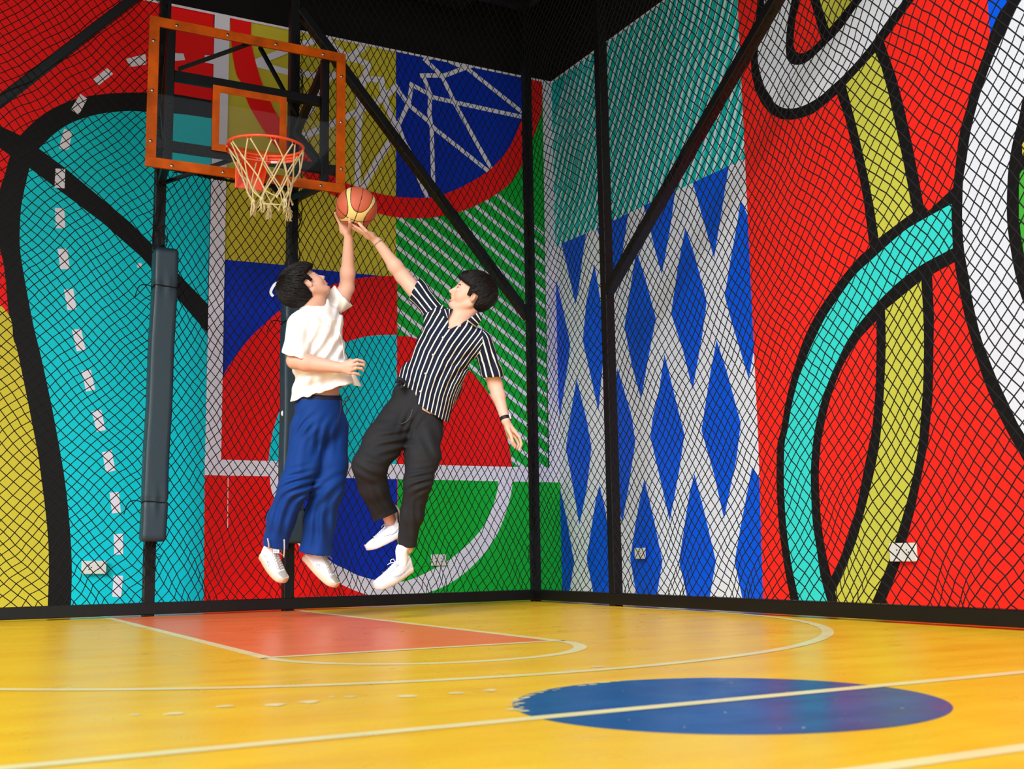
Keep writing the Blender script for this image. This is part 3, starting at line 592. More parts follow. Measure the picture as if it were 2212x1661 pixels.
# rim, tilted a little from use
RC = np.array([1.885, 6.6, 2.827]); RR = .225; TL = radians(-4.2)
def rp(a, r=RR, dz=0): 
    y = r * sin(a); return RC + np.array([r * cos(a), y * cos(TL), -y * sin(TL) + dz])
k = MB(); k.tube([rp(2 * pi * i / 64) for i in range(64)], .0085, 10, closed=True)
rim = k.build('rim', rimm, goal)
k = MB(); k.tube([rp(pi * (.08 + .84 * i / 30), RR + .004, -.02) for i in range(31)], .008, 6)
for i in range(30):
    a, b = pi * (.1 + .8 * i / 30), pi * (.1 + .8 * (i + 1) / 30)
    k.add([rp(a, RR + .006, -.002), rp(b, RR + .006, -.002), rp(b, RR + .006, -.045), rp(a, RR + .006, -.045), rp(a, RR + .01, -.002), rp(b, RR + .01, -.002), rp(b, RR + .01, -.045), rp(a, RR + .01, -.045)], [(0, 1, 2, 3), (7, 6, 5, 4), (3, 2, 6, 7), (4, 5, 1, 0)])
k.build('rim_brace', rimm, goal)
k = MB(); k.box((1.795, YB - .012, 2.66), (1.975, YB - .003, 2.83)); k.bar((1.81, YB - .01, 2.825), (1.82, RC[1] + .2, 2.815), .012, .05); k.bar((1.96, YB - .01, 2.825), (1.95, RC[1] + .2, 2.815), .012, .05)
k.add([(1.8, YB - .01, 2.66), (1.808, YB - .01, 2.66), (1.808, YB - .15, 2.81), (1.8, YB - .15, 2.81), (1.8, YB - .01, 2.81), (1.808, YB - .01, 2.81)], [(0, 1, 2, 3), (0, 3, 4), (1, 5, 2), (0, 4, 5, 1)])
k.add([(1.962, YB - .01, 2.66), (1.97, YB - .01, 2.66), (1.97, YB - .15, 2.81), (1.962, YB - .15, 2.81), (1.962, YB - .01, 2.81), (1.97, YB - .01, 2.81)], [(0, 1, 2, 3), (0, 3, 4), (1, 5, 2), (0, 4, 5, 1)])
k.box((1.8, YB - .19, 2.79), (1.97, YB - .005, 2.8)); k.build('rim_bracket', rimm, goal, bevel=.002)
NH = 10
HA = [2 * pi * (i + .35) / NH for i in range(NH)]
for a in HA:
    k = MB(); c_ = rp(a, RR, -.014); t = np.array([-sin(a), cos(a), 0]); k.tube([c_ + t * .016 * cos(u) + np.array([0, 0, -.016 * sin(u) + .006]) for u in np.linspace(0, pi, 9)], .0028, 5)
    k.build('net_hook', rimm, goal)
# rope net: bowl of diamonds from hooks down to tassels
k = MB(); levels = [(-.022, 1.0), (-.135, .80), (-.215, .66), (-.285, .57), (-.345, .53)]
rs = np.random.RandomState(5); J = rs.randn(8, 30, 3) * .008
def npnt(l, a, ii):
    dz, s_ = levels[l]; p = rp(a, RR * s_, 0); p[2] = p[2] * (1 - l / 5) + (RC[2]) * (l / 5) + dz
    sway = np.array([.012, .012, 0]) * l
    return p + (J[l, ii % NH] if l else 0) + sway
hang = []
for i, a in enumerate(HA):
    st = 2 * pi / NH
    for sgn in (1, -1):
        pts = [npnt(0, a, i) + np.array([-sin(a), cos(a), 0]) * .009 * sgn]
        aa = a; idx = i * 2
        for l in range(1, 5):
            aa = aa + sgn * st / 2; idx = (idx + sgn) % (2 * NH)
            pts.append(npnt(l, aa, idx))
        k.tube(catmull(pts, 4), .0049, 6)
        if sgn == 1: hang.append(pts[-1])
# knots where cords cross
for l in range(1, 5):
    for i, a in enumerate(HA):
        aa = a + l * pi / NH; idx = (i * 2 + l) % (2 * NH); k.ball(npnt(l, aa, idx), .0075, 4, sc=(1, 1, 1.4))
k.tube(catmull([hang[j] + np.array([0, 0, -.03 - .02 * (j % 2)]) for j in range(4, 8)], 5), .0042, 6)
k.build('rope_net', rope, goal)
for j, h_ in enumerate(hang):
    if j % 2 == 0 or j in (3,):
        k = MB()
        for q_ in range(16):
            e_ = h_ + np.array([rs.uniform(-.022, .022), rs.uniform(-.022, .022), -.055 - rs.uniform(0, .03)])
            k.tube(catmull([h_ + rs.randn(3) * .003, (h_ + e_) / 2 + rs.randn(3) * .007, e_], 3), [.0028] * 6 + [.0012], 4)
        k.ball(h_, .014, 6); k.build('tassel', rope, goal)
# ================================================================ figures
# Bodies and clothes are smooth unions of tapered limbs meshed with surface nets.
def C(x, y, d): return np.array([(x - 1106) / FPX * d, -(y - 830.5) / FPX * d, d])      # right, up, forward metres
def C3(q): return C(*q)
BASIS = np.stack([CAM_R, CAM_U, CAM_F])
def to_world(P): return CAM_P + np.asarray(P) @ BASIS
def nz(v): v = np.asarray(v, float); return v / np.linalg.norm(v)
class Field:
    def __init__(s, lo, hi, h):
        s.lo = np.array(lo, np.float32); s.h = h; s.n = np.ceil((np.array(hi) - np.array(lo)) / h).astype(int) + 1
        s.ax = [(s.lo[i] + h * np.arange(s.n[i])).astype(np.float32) for i in range(3)]; s.D = np.full(s.n, .12, np.float32)
    def like(s): o = Field.__new__(Field); o.lo, o.h, o.n, o.ax = s.lo, s.h, s.n, s.ax; o.D = np.full(s.n, .12, np.float32); return o
    def sub(s, lo, hi):
        a = np.clip(((np.array(lo) - s.lo) / s.h).astype(int), 0, s.n - 1); b = np.clip(((np.array(hi) - s.lo) / s.h).astype(int) + 2, 1, s.n)
        sl = tuple(slice(int(i), int(j)) for i, j in zip(a, b))
        X = s.ax[0][sl[0]][:, None, None]; Y = s.ax[1][sl[1]][None, :, None]; Z = s.ax[2][sl[2]][None, None, :]
        return sl, X, Y, Z
    def comb(s, sl, d, k, op):
        A = s.D[sl]
        if op == 'add':
            if k <= 0: s.D[sl] = np.minimum(A, d); return
            h = np.clip(.5 + .5 * (A - d) / k, 0, 1); s.D[sl] = A + (d - A) * h - k * h * (1 - h)
        else:
            d = -d
            if k <= 0: s.D[sl] = np.maximum(A, d); return
            h = np.clip(.5 - .5 * (A - d) / k, 0, 1); s.D[sl] = A + (d - A) * h + k * h * (1 - h)
    def cone(s, a, b, ra, rb, k=.01, wide=None, ratio=1., op='add'):
        a = np.array(a, float); b = np.array(b, float); m_ = max(ra, rb) * max(1, ratio) + k + .012
        sl, X, Y, Z = s.sub(np.minimum(a, b) - m_, np.maximum(a, b) + m_)
        ba = b - a; l2 = ba @ ba + 1e-12
        px, py, pz = X - a[0], Y - a[1], Z - a[2]
        t = np.clip((px * ba[0] + py * ba[1] + pz * ba[2]) / l2, 0, 1)
        qx, qy, qz = px - t * ba[0], py - t * ba[1], pz - t * ba[2]
        if wide is not None:
            w = nz(wide); qw = (qx * w[0] + qy * w[1] + qz * w[2]) * (1 - 1 / ratio); qx = qx - w[0] * qw; qy = qy - w[1] * qw; qz = qz - w[2] * qw
        s.comb(sl, np.sqrt(qx * qx + qy * qy + qz * qz) - (ra + (rb - ra) * t), k, op)
    def ell(s, c, r, axes=None, k=.01, op='add'):
        c = np.array(c, float); r = np.array(r, float); M = np.eye(3) if axes is None else np.array(axes)
        m_ = r.max() + k + .012; sl, X, Y, Z = s.sub(c - m_, c + m_)
        px, py, pz = X - c[0], Y - c[1], Z - c[2]; k0 = 0; k1 = 0
        for i in range(3):
            q = px * M[i][0] + py * M[i][1] + pz * M[i][2]; k0 = k0 + (q / r[i]) ** 2; k1 = k1 + (q / r[i] ** 2) ** 2
        k0 = np.sqrt(k0); k1 = np.sqrt(k1) + 1e-9
        s.comb(sl, k0 * (k0 - 1) / k1, k, op)
    def chain(s, pts, rad, k=.01, **kw):
        for i in range(len(pts) - 1): s.cone(pts[i], pts[i + 1], rad[i], rad[i + 1], k, **kw)
    def plane(s, p, n):                          # keep the side n points away from
        n = nz(n); X = s.ax[0][:, None, None]; Y = s.ax[1][None, :, None]; Z = s.ax[2][None, None, :]
        s.D = np.maximum(s.D, ((X - p[0]) * n[0] + (Y - p[1]) * n[1] + (Z - p[2]) * n[2]).astype(np.float32))
    def xyz(s): return s.ax[0][:, None, None], s.ax[1][None, :, None], s.ax[2][None, None, :]
    def fold(s, c, along, across, lam, amp, la, lc, ph=0, bend=0.):
        """cloth folds: ridges running along 'along', repeating across 'across' with period lam, fading from c"""
        c = np.array(c); a = nz(along); b = np.array(across, float); b = nz(b - a * (b @ a)); m_ = max(la, lc) * 2
        sl, X, Y, Z = s.sub(c - m_, c + m_); px, py, pz = X - c[0], Y - c[1], Z - c[2]
        u = px * a[0] + py * a[1] + pz * a[2]; v = px * b[0] + py * b[1] + pz * b[2]
        w = v + bend * u * u + .012 * np.sin(u * 17 + ph)
        q = np.sin(6.283 * w / lam * (1 + .25 * np.sin(u * 9 + ph * 2)) + ph)
        e = np.exp(-(u / la) ** 2 - (v / lc) ** 2)
        s.D[sl] -= (amp * e * (np.abs(q) ** .7 * np.sign(q) * .6 + .4 * q)).astype(np.float32)
    def mesh(s):
        D = s.D; n = s.n; I = D < 0
        cnt = np.zeros([k - 1 for k in n], np.uint8)
        for i in (0, 1):
            for j in (0, 1):
                for k in (0, 1): cnt += I[i:n[0] - 1 + i, j:n[1] - 1 + j, k:n[2] - 1 + k]
        act = (cnt > 0) & (cnt < 8); idx = np.full(act.shape, -1, np.int32); c = np.argwhere(act); idx[act] = np.arange(len(c))
        vals = {(i, j, k): D[c[:, 0] + i, c[:, 1] + j, c[:, 2] + k] for i in (0, 1) for j in (0, 1) for k in (0, 1)}
        acc = np.zeros((len(c), 3)); num = np.zeros(len(c))
        for a in vals:
            for ax in range(3):
                if a[ax] == 0:
                    b = list(a); b[ax] = 1; b = tuple(b); va, vb = vals[a], vals[b]; x = (va < 0) != (vb < 0)
                    t = np.where(x, va / np.where(x, va - vb, 1), 0); p = np.tile(np.array(a, float), (len(c), 1)); p[:, ax] = t
                    acc += p * x[:, None]; num += x
        V = (c + acc / num[:, None]) * s.h + s.lo; F_ = []
        for ax in range(3):
            a1, a2 = (ax + 1) % 3, (ax + 2) % 3
            s0 = [slice(1, -1)] * 3; s0[ax] = slice(0, -1); s1 = list(s0); s1[ax] = slice(1, None)
            A, Bq = I[tuple(s0)], I[tuple(s1)]; e = np.argwhere(A != Bq); off = np.array([1, 1, 1]); off[ax] = 0; e = e + off
            g = I[e[:, 0], e[:, 1], e[:, 2]]
            def cell(d1, d2): q = e.copy(); q[:, a1] -= d1; q[:, a2] -= d2; return idx[q[:, 0], q[:, 1], q[:, 2]]
            q = np.stack([cell(1, 1), cell(0, 1), cell(0, 0), cell(1, 0)], 1); q[~g] = q[~g][:, ::-1]; F_.append(q)
        F_ = np.concatenate(F_); F_ = F_[(F_ >= 0).all(1)]
        return V, F_
def cavity(Fd, D, p, n, th=.009, deep=.07):
    n = nz(n); X, Y, Z = Fd.xyz(); pv = (X - p[0]) * n[0] + (Y - p[1]) * n[1] + (Z - p[2]) * n[2]
    c = np.maximum(np.maximum(D + th, -pv - deep), pv - .006).astype(np.float32); Fd.D = np.maximum(Fd.D, -c)
def relax(V, F_, it=2, lam=.5):
    n = len(V); 
    for _ in range(it):
        S_ = np.zeros_like(V); N_ = np.zeros(n)
        for a, b in ((0, 1), (1, 2), (2, 3), (3, 0)):
            i, j = F_[:, a], F_[:, b]
            for ax in range(3): S_[:, ax] += np.bincount(i, V[j, ax], n) + np.bincount(j, V[i, ax], n)
            N_ += np.bincount(i, minlength=n) + np.bincount(j, minlength=n)
        V = V + lam * (S_ / np.maximum(N_, 1)[:, None] - V)
    return V
def to_obj(name, V, F_, mats, parent, matidx=None, attr=None):
    Wd = to_world(V) - np.array(parent_loc(parent)); me = bpy.data.meshes.new(name)
    me.vertices.add(len(Wd)); me.vertices.foreach_set('co', Wd.ravel()); me.loops.add(len(F_) * 4); me.loops.foreach_set('vertex_index', F_.ravel().astype(np.int32))
    me.polygons.add(len(F_)); me.polygons.foreach_set('loop_start', np.arange(len(F_)) * 4)
    me.update(calc_edges=True); me.polygons.foreach_set('use_smooth', np.ones(len(F_), bool))
    if not isinstance(mats, (list, tuple)): mats = [mats]
    o = link(name, me, parent, mats)
    if matidx is not None: me.polygons.foreach_set('material_index', matidx.astype(np.int32))
    if attr is not None:
        for k, v in attr.items(): a = me.attributes.new(k, 'FLOAT', 'POINT' if len(v) == len(Wd) else 'CORNER'); a.data.foreach_set('value', v.astype(np.float32))
    me.update(); return o
def clean(V, F_, minfrac=.04):                   # drop stray islands
    n = len(V); lab = np.arange(n)
    for _ in range(400):
        m_ = lab[F_].min(1); new = lab.copy()
        for c_ in range(4): np.minimum.at(new, F_[:, c_], m_)
        new = new[new]
        if (new == lab).all(): break
        lab = new
    cnt = np.bincount(lab, minlength=n); keep = cnt[lab] >= minfrac * n
    F_ = F_[keep[F_].all(1)]; used = np.zeros(n, bool); used[F_.ravel()] = True; re = np.cumsum(used) - 1
    return V[used], re[F_]
def surf_depth(V, x, y, rad=.012):
    q = V[:, :2] / V[:, 2:3]; t = C(x, y, 1.)[:2]; d = np.linalg.norm(q - t, axis=1) * 6.45; m_ = d < rad; return V[m_, 2].min() if m_.any() else 6.4
def sheet(name, grid, th, mats, parent, wrap=False, attr=None):
    """thin cloth piece from a grid of camera-frame points"""
    G = np.array(grid, float); a, b = G.shape[:2]
    du = np.gradient(G, axis=0); dv = np.gradient(G, axis=1); N_ = np.cross(du, dv); N_ /= np.linalg.norm(N_, axis=2)[..., None] + 1e-9
    V = np.concatenate([(G + N_ * th / 2).reshape(-1, 3), (G - N_ * th / 2).reshape(-1, 3)]); o = a * b; fs = []
    for i in range(a - 1):
        for j in range(b - 1):
            q = [i * b + j, (i + 1) * b + j, (i + 1) * b + j + 1, i * b + j + 1]; fs.append(q); fs.append([k + o for k in q[::-1]])
    for i in range(a - 1):
        for j in (0, b - 1): q = [i * b + j, (i + 1) * b + j, (i + 1) * b + j + o, i * b + j + o]; fs.append(q if j else q[::-1])
    for j in range(b - 1):
        for i in (0, a - 1): q = [i * b + j, i * b + j + 1, i * b + j + 1 + o, i * b + j + o]; fs.append(q[::-1] if i else q)
    at_ = None
    if attr is not None: at_ = {k: np.concatenate([np.array(v).ravel()] * 2) for k, v in attr.items()}
    return to_obj(name, V, np.array(fs), mats, parent, attr=at_)
def ctube(k, pts, r, n=6, closed=False): k.tube([to_world(p) for p in pts], r, n, closed=closed)

skin = mat('skin', rgb(226, 176, 154), .5, .3, sss=.12, var=.06, vscale=14)
skin2 = mat('skin_light', rgb(228, 180, 158), .5, .3, sss=.12, var=.06, vscale=14)
lip = mat('lip', rgb(200, 124, 112), .4, .4)
hairm = mat('hair_black', rgb(14, 11, 11), .6, .2)
hairs = mat('hair_strand', rgb(17, 13, 13), .5, .35); eyew = mat('eye_white', rgb(225, 222, 220), .2, .5); iris = mat('iris', rgb(28, 18, 14), .1, .6)
browm = mat('brow', rgb(34, 26, 24), .8, .2); mouthm = mat('mouth_dark', rgb(70, 20, 20), .7, .2)

def head_axes(f, u):
    f = nz(f); u = np.array(u, float); u = nz(u - f * (u @ f)); return f, nz(np.cross(u, f)), u
def head(Fd, c, f, l, u, s=1.0, open_=.004):
    """cranium, jaw, brow, nose, lips, sockets and ears in the head's own frame (front, left, up)"""
    g = lambda a, b, d: c + s * (a * f + b * l + d * u)
    ax = [f, l, u]
    Fd.ell(g(-.014, 0, .032), np.array([.1, .077, .088]) * s, ax, .012)
    Fd.ell(g(.022, 0, -.02), np.array([.068, .064, .078]) * s, ax, .02)
    for sg in (-1, 1):
        Fd.cone(g(-.012, sg * .056, -.05), g(.052, sg * .022, -.095), .019 * s, .017 * s, .022)
        Fd.ell(g(.05, sg * .036, -.032), np.array([.03, .026, .03]) * s, ax, .02)
        Fd.cone(g(.078, sg * .012, .016), g(.066, sg * .042, .014), .011 * s, .009 * s, .014)
    Fd.ell(g(.066, 0, -.094), np.array([.022, .024, .018]) * s, ax, .018)
    Fd.cone(g(.084, 0, .008), g(.106, 0, -.026), .0075 * s, .0095 * s, .012)
    Fd.ell(g(.106, 0, -.031), np.array([.0125, .012, .009]) * s, ax, .006)
    for sg in (-1, 1): Fd.ell(g(.096, sg * .012, -.035), np.array([.011, .0075, .0075]) * s, ax, .004)
    for sg in (-1, 1):
        Fd.ell(g(.092, sg * .031, -.003), np.array([.013, .016, .009]) * s, ax, .012, 'sub')
        Fd.ell(g(.071, sg * .031, -.003), np.array([.0135, .0155, .0125]) * s, ax, .003)
        Fd.cone(g(.082, sg * .019, .004), g(.078, sg * .043, .003), .003 * s, .003 * s, .003)
        Fd.cone(g(.081, sg * .02, -.011), g(.077, sg * .042, -.01), .0024 * s, .0024 * s, .003)
        Fd.ell(g(.101, sg * .006, -.041), np.array([.005, .003, .003]) * s, ax, .002, 'sub')
    Fd.ell(g(.076, 0, -.058), np.array([.021, .03, .018]) * s, ax, .012)
    Fd.ell(g(.091, 0, -.0525 + open_ * .3), np.array([.0105, .0215, .0055]) * s, ax, .004)
    Fd.ell(g(.088, 0, -.0675 - open_), np.array([.0105, .018, .0065]) * s, ax, .004)
    Fd.ell(g(.095, 0, -.06 - open_ * .35), np.array([.017, .018, .0012 + open_ * .8]) * s, ax, .002, 'sub')
    for sg in (-1, 1):
        e = [nz(f * .75 + l * sg * .5), nz(l * sg - f * .35), u]; e[1] = nz(np.cross(u, e[0])); 
        Fd.ell(g(-.012, sg * .078, -.008), np.array([.019, .0075, .031]) * s, e, .006)
        Fd.ell(g(-.006, sg * .0865, -.004), np.array([.0105, .0055, .0185]) * s, e, .004, 'sub')
        Fd.ell(g(-.002, sg * .083, -.012), np.array([.004, .004, .006]) * s, e, .002)
    return g
def lips_idx(V, F_, g, ax, s, open_):
    c = V[F_].mean(1); out = np.zeros(len(F_), int)
    for cc, r in ((g(.091, 0, -.0525 + open_ * .3), (.0125, .0215, .0062)), (g(.088, 0, -.0675 - open_), (.0125, .0185, .0072))):
        q = (c - cc) @ np.array(ax).T / (np.array(r) * s * 1.06); out[(q ** 2).sum(1) < 1] = 1
    m_ = g(.09, 0, -.06 - open_ * .35); q = (c - m_) @ np.array(ax).T / (np.array((.012, .017, .001 + open_ * .75)) * s)
    out[((q ** 2).sum(1) < 1.1) & (((c - m_) @ ax[0]) < .004)] = 2
    return out
def face_bits(person, g, f, l, u, s, side, gaze=(0, 0)):
    for sg in (-1, 1):
        k = MB(); c_ = g(.0715, sg * .031, -.003); r_ = .0142 * s
        vs = []; k.ball(to_world(c_), r_, 10); 
        k.build('eyeball', eyew, person)
        k = MB(); d = nz(f + l * gaze[0] + u * gaze[1]); k.ball(to_world(c_ + d * r_ * .66), r_ * .46, 8); k.build('iris', iris, person)
        P = [g(.0865 - .0035 * t - .012 * t * t, sg * (.014 + .034 * t), .0185 + .006 * sin(pi * t * .8) - .002 * t) for t in np.linspace(0, 1, 8)]
        k = MB(); k.tube([to_world(p) for p in P], [.0022, .0034, .0038, .0036, .0034, .003, .0024, .0012], 6); k.build('eyebrow', browm, person)
        P = [g(.0856 - .008 * abs(t - .4), sg * (.0175 + .027 * t), .0042 + .0045 * sin(pi * t)) for t in np.linspace(0, 1, 8)]
        k = MB(); k.tube([to_world(p) for p in P], .0011, 4); k.build('eyelashes', browm, person)
def hair(person, c, f, l, u, s, vol, line, seed, fringe=.0, back=0., neckline=-.055):
    g = lambda a, b, d: c + s * (a * f + b * l + d * u); ax = [f, l, u]; h = .0032
    H = Field(c - .19, c + .19, h); X, Y, Z = H.xyz()
    px, py, pz = X - c[0], Y - c[1], Z - c[2]
    A = (px * f[0] + py * f[1] + pz * f[2]) / s; Bq = (px * l[0] + py * l[1] + pz * l[2]) / s; U_ = (px * u[0] + py * u[1] + pz * u[2]) / s
    H.ell(g(-.016 - back * .5, 0, .034), np.array([.1 + vol + back, .078 + vol * .8, .088 + vol]) * s, ax, .01)
    H.ell(g(-.05, 0, -.015), np.array([.062 + vol * .6, .066 + vol * .4, .055]) * s, ax, .02)
    if fringe: H.ell(g(.062, 0, .085), np.array([.035, .05, .028]) * s, ax, .02)
    # locks
    ph = np.random.RandomState(seed).uniform(0, 6, 12)
    ang = np.arctan2(Bq, U_ + .0) ; flow = A * 55 + 6 * np.sin(ang * 2 + ph[0]) 
    lk = np.sin(ang * 21 + 2.3 * np.sin(A * 38 + ph[1]) + ph[2]) + .7 * np.sin(ang * 37 + 3 * np.sin(A * 60 + ph[3]) + 30 * U_) + .5 * np.sin(A * 120 + ang * 13 + ph[4])
    H.D -= ((.0008 if vol < .02 else .0016) * lk).astype(np.float32)
    # hairline: forehead, temples, round the ears, nape
    absB = np.abs(Bq)
    fore = line + 1.1 * np.clip(absB - .03, 0, 1) * -.3
    cut1 = (A - (.052 - .35 * absB)) ; cut1b = fore - U_                         # front of face and below the hairline
    cutface = np.minimum(cut1, cut1b)
    cutear = np.minimum(np.minimum(A + .034, .052 - A + 10), -.0 + (.012 - U_))  # below ear top and ahead of the nape
    side_ = np.minimum(np.minimum(A - .002, .026 - A), U_ + .012)                # sideburn kept
    cutear = np.minimum(cutear, -side_)
    nape = (neckline - U_)
    H.D = np.maximum(H.D, cutface.astype(np.float32)); H.D = np.maximum(H.D, cutear.astype(np.float32)); H.D = np.maximum(H.D, nape.astype(np.float32))
    H.ell(g(.028, 0, -.028), np.array([.066, .067, .083]) * s, ax, .004, 'sub')
    V, F_ = H.mesh(); V, F_ = clean(V, F_, .03); V = relax(V, F_, 1)
    ho = to_obj('hair', V, F_, hairm, person)
    rs = np.random.RandomState(seed + 50); k = MB(); R3 = np.array([.1 + vol + back, .078 + vol * .8, .088 + vol]) * s; cen = g(-.016 - back * .5, 0, .034)
    crown = nz([-.55, .1, .8]); cnt = 0
    for q in range(9000):
        n_ = nz(rs.randn(3)); 
        if n_[2] < -.75: continue
        pts = []; ok = True; tw = rs.uniform(-.5, .5)
        for st_ in range(7):
            loc = n_ * R3; a_, b_, u_ = loc[0] / s - .016 - back * .5, loc[1] / s, loc[2] / s + .034
            face_ = (a_ > .05 - .35 * abs(b_)) and (u_ < line + .004 - .33 * max(0, abs(b_) - .03)); ear_ = (a_ > -.032) and (u_ < .012) and not (.002 < a_ < .024 and u_ > -.012)
            if face_ or ear_ or u_ < neckline + .004: break
            lift = .0015 + .0035 * sin(pi * st_ / 7) * (1 + vol * 20) * (.4 + .6 * abs(sin(q)))
            pts.append(cen + (f * n_[0] * R3[0] + l * n_[1] * R3[1] + u * n_[2] * R3[2]) * (1 + lift / .1))
            t_ = n_ - crown; t_ = t_ - n_ * (t_ @ n_); t_ = nz(t_ + 1e-6) ; side = np.cross(n_, t_); n_ = nz(n_ + (t_ + side * tw * .5) * .085)
        if len(pts) < 3: continue
        m_ = len(pts); ctube(k, pts, [.0006 + .0009 * sin(pi * (i_ + .6) / (m_ + .4)) for i_ in range(m_)], 4); cnt += 1
        if cnt > 2300: break
    k.build('hair_strands', hairs, ho)
    return ho

def sneaker(person, heel, toe, up, mats, ankle=None, sr=.036, length=None, high=.0, ang=0, tongue=False, style=0):
    """sneaker lofted along its length; heel and toe are points on the outsole, up points out of the foot"""
    heel = np.array(heel); toe = np.array(toe); x = nz(toe - heel); Ln = np.linalg.norm(toe - heel); up = np.array(up, float); z = nz(up - x * (up @ x)); y = np.cross(z, x)
    P = lambda a, b, c_: heel + x * a * Ln + y * b + z * c_
    upm, solem, lacem, toem = mats; k_ = Ln / .29
    wf = lambda t: (.037 + .016 * math.sin(pi * min(max((t - .1) / .9, 0), 1) ** 1.15)) * (1 - max(0, (t - .9) / .1) ** 2 * .55) * (1 - max(0, (.06 - t) / .06) ** 2 * .35) * k_
    hf = lambda t: (.096 + high - .0 * t if t < .3 else .096 + high + (.056 - .096 - high) * min(1, (t - .3) / .42)) * (1 - max(0, (t - .72) / .28) ** 2 * .35)
    e = None
    sh = bpy.data.objects.new('sneaker', None); COL.objects.link(sh); sh.parent = person; sh.location = Vector(to_world(P(.4, 0, 0)) - np.array(parent_loc(person)))
    # sole
    k = MB(); n = 30; rings = []
    for zc, off in ((-.002, -.004), (0, 0), (.012, .0025), (.026, .0015), (.031, -.002)):
        R_ = []
        for i in range(n): 
            t = .5 - .5 * cos(pi * i / n) ; R_.append((t, wf(t) + off))
        ring_ = [P(t if t > .001 else -.004, w, zc + .012 * max(0, (t - .75) / .25) ** 2) for t, w in R_] + [P(1.003 + off * .5, 0, zc + .012)] + [P(t if t > .001 else -.004, -w, zc + .012 * max(0, (t - .75) / .25) ** 2) for t, w in R_[::-1]]
        rings.append([to_world(q) for q in ring_])
    m_ = len(rings[0]); vs = [q for r_ in rings for q in r_]
    fs = [(a * m_ + i, a * m_ + (i + 1) % m_, (a + 1) * m_ + (i + 1) % m_, (a + 1) * m_ + i) for a in range(len(rings) - 1) for i in range(m_)]
    k.add(vs, fs, 0, True); k.add(rings[0], [tuple(range(m_))[::-1]]); k.add(rings[-1], [tuple(range(m_))]); k.build('sole', solem, sh)
    # upper
    k = MB(); ns = 34; nr = 22; vs = []
    for i in range(ns + 1):
        t = .012 + .972 * (i / ns); w = wf(t) - .002; hh = hf(t); zb = .026 + .012 * max(0, (t - .75) / .25) ** 2
        endc = 1 - max(0, (t - .93) / .07) ** 2 * .55; hh = zb + (hh - zb) * endc
        for j in range(nr + 1):
            a = pi * j / nr; c_ = cos(a); s_ = sin(a); ex = 2.6 if t > .35 else 3.2
            rr_ = (abs(c_) ** ex + abs(s_) ** ex) ** (-1 / ex); nar = 1 - .22 * (rr_ * s_) ** 2 if t < .6 else 1 - .1 * (rr_ * s_)
            lean = -.012 * (1 - t) * 0
            vs.append(to_world(P(t + lean, rr_ * c_ * w * nar, zb + rr_ * s_ * (hh - zb))))
    fs = []
    for i in range(ns):
        for j in range(nr): fs.append((i * (nr + 1) + j, (i + 1) * (nr + 1) + j, (i + 1) * (nr + 1) + j + 1, i * (nr + 1) + j + 1))
    k.add(vs, fs, 0, True); k.add(vs[:nr + 1], [tuple(range(nr, -1, -1))]); k.add(vs[-nr - 1:], [tuple(range(nr + 1))]); k.build('upper', upm, sh)
    # eyestay, laces, toe cap seam, side mark
    def top(t, b, lift=.001):
        w = wf(t) - .002; hh = hf(t); zb = .026; ex = 2.6 if t > .35 else 3.2
        q = min(abs(b) / (w * .9), .999); s_ = (1 - q ** ex) ** (1 / ex); return P(t, b, zb + (hh - zb) * s_ + lift)
    k = MB()
    for i in range(7):
        t = .4 + .052 * i; P_ = [top(t + .012 * sg_ * 0, b, .003) for b, sg_ in zip(np.linspace(-.015, .015, 7), range(7))]
        ctube(k, P_, .0028, 6)
        P_ = [top(t + .04 * (q / 6), b, .0042) for q, b in enumerate(np.linspace(-.014, .014, 7))]; ctube(k, P_, .0024, 6)
    for sg in (-1, 1):
        b0 = top(.39, 0, .008); ctube(k, catmull([b0, b0 + z * .014 + y * sg * .018 - x * .006, b0 + z * .006 + y * sg * .032 + x * .004, b0 + y * sg * .02 + x * .01, b0], 4), .0022, 5)
        ctube(k, catmull([b0, b0 + y * sg * .02 + x * .02, b0 + y * sg * .034 + x * .03 - z * .01], 4), .0022, 5)
    k.build('laces', lacem, sh)
    for sg in (-1, 1):
        for i in range(7): k = MB(); k.ball(to_world(top(.4 + .052 * i, sg * .019, .0008)), .0016, 4); k.build('eyelet', holem, sh)
    k = MB(); ctube(k, [top(.74 + .05 * cos(a) , .034 * sin(a), .0006) for a in np.linspace(-1.45, 1.45, 16)], .0011, 4)
    for sg in (-1, 1):
        ctube(k, [top(t, sg * (.0215 + .002 * sin(9 * t)), .0006) for t in np.linspace(.36, .74, 12)], .0011, 4)
        if style == 0:                            # curved tick on both flanks
            s0 = lambda t, v: P(t, sg * (wf(t) - .0005 - .22 * (wf(t)) * max(0, v - .45) ** 2), .03 + v * .045)
            ctube(k, [s0(.1 + .5 * q, .75 - 1.15 * q + 1.6 * max(0, q - .5) ** 2) if q < 1 else s0(.6, 0) for q in np.linspace(0, .95, 10)], .0011, 4)
            ctube(k, [s0(.3 + .33 * q, .12 + .35 * q ** 2) for q in np.linspace(0, 1, 8)], .0011, 4)
    k.build('seams', seamm, sh)
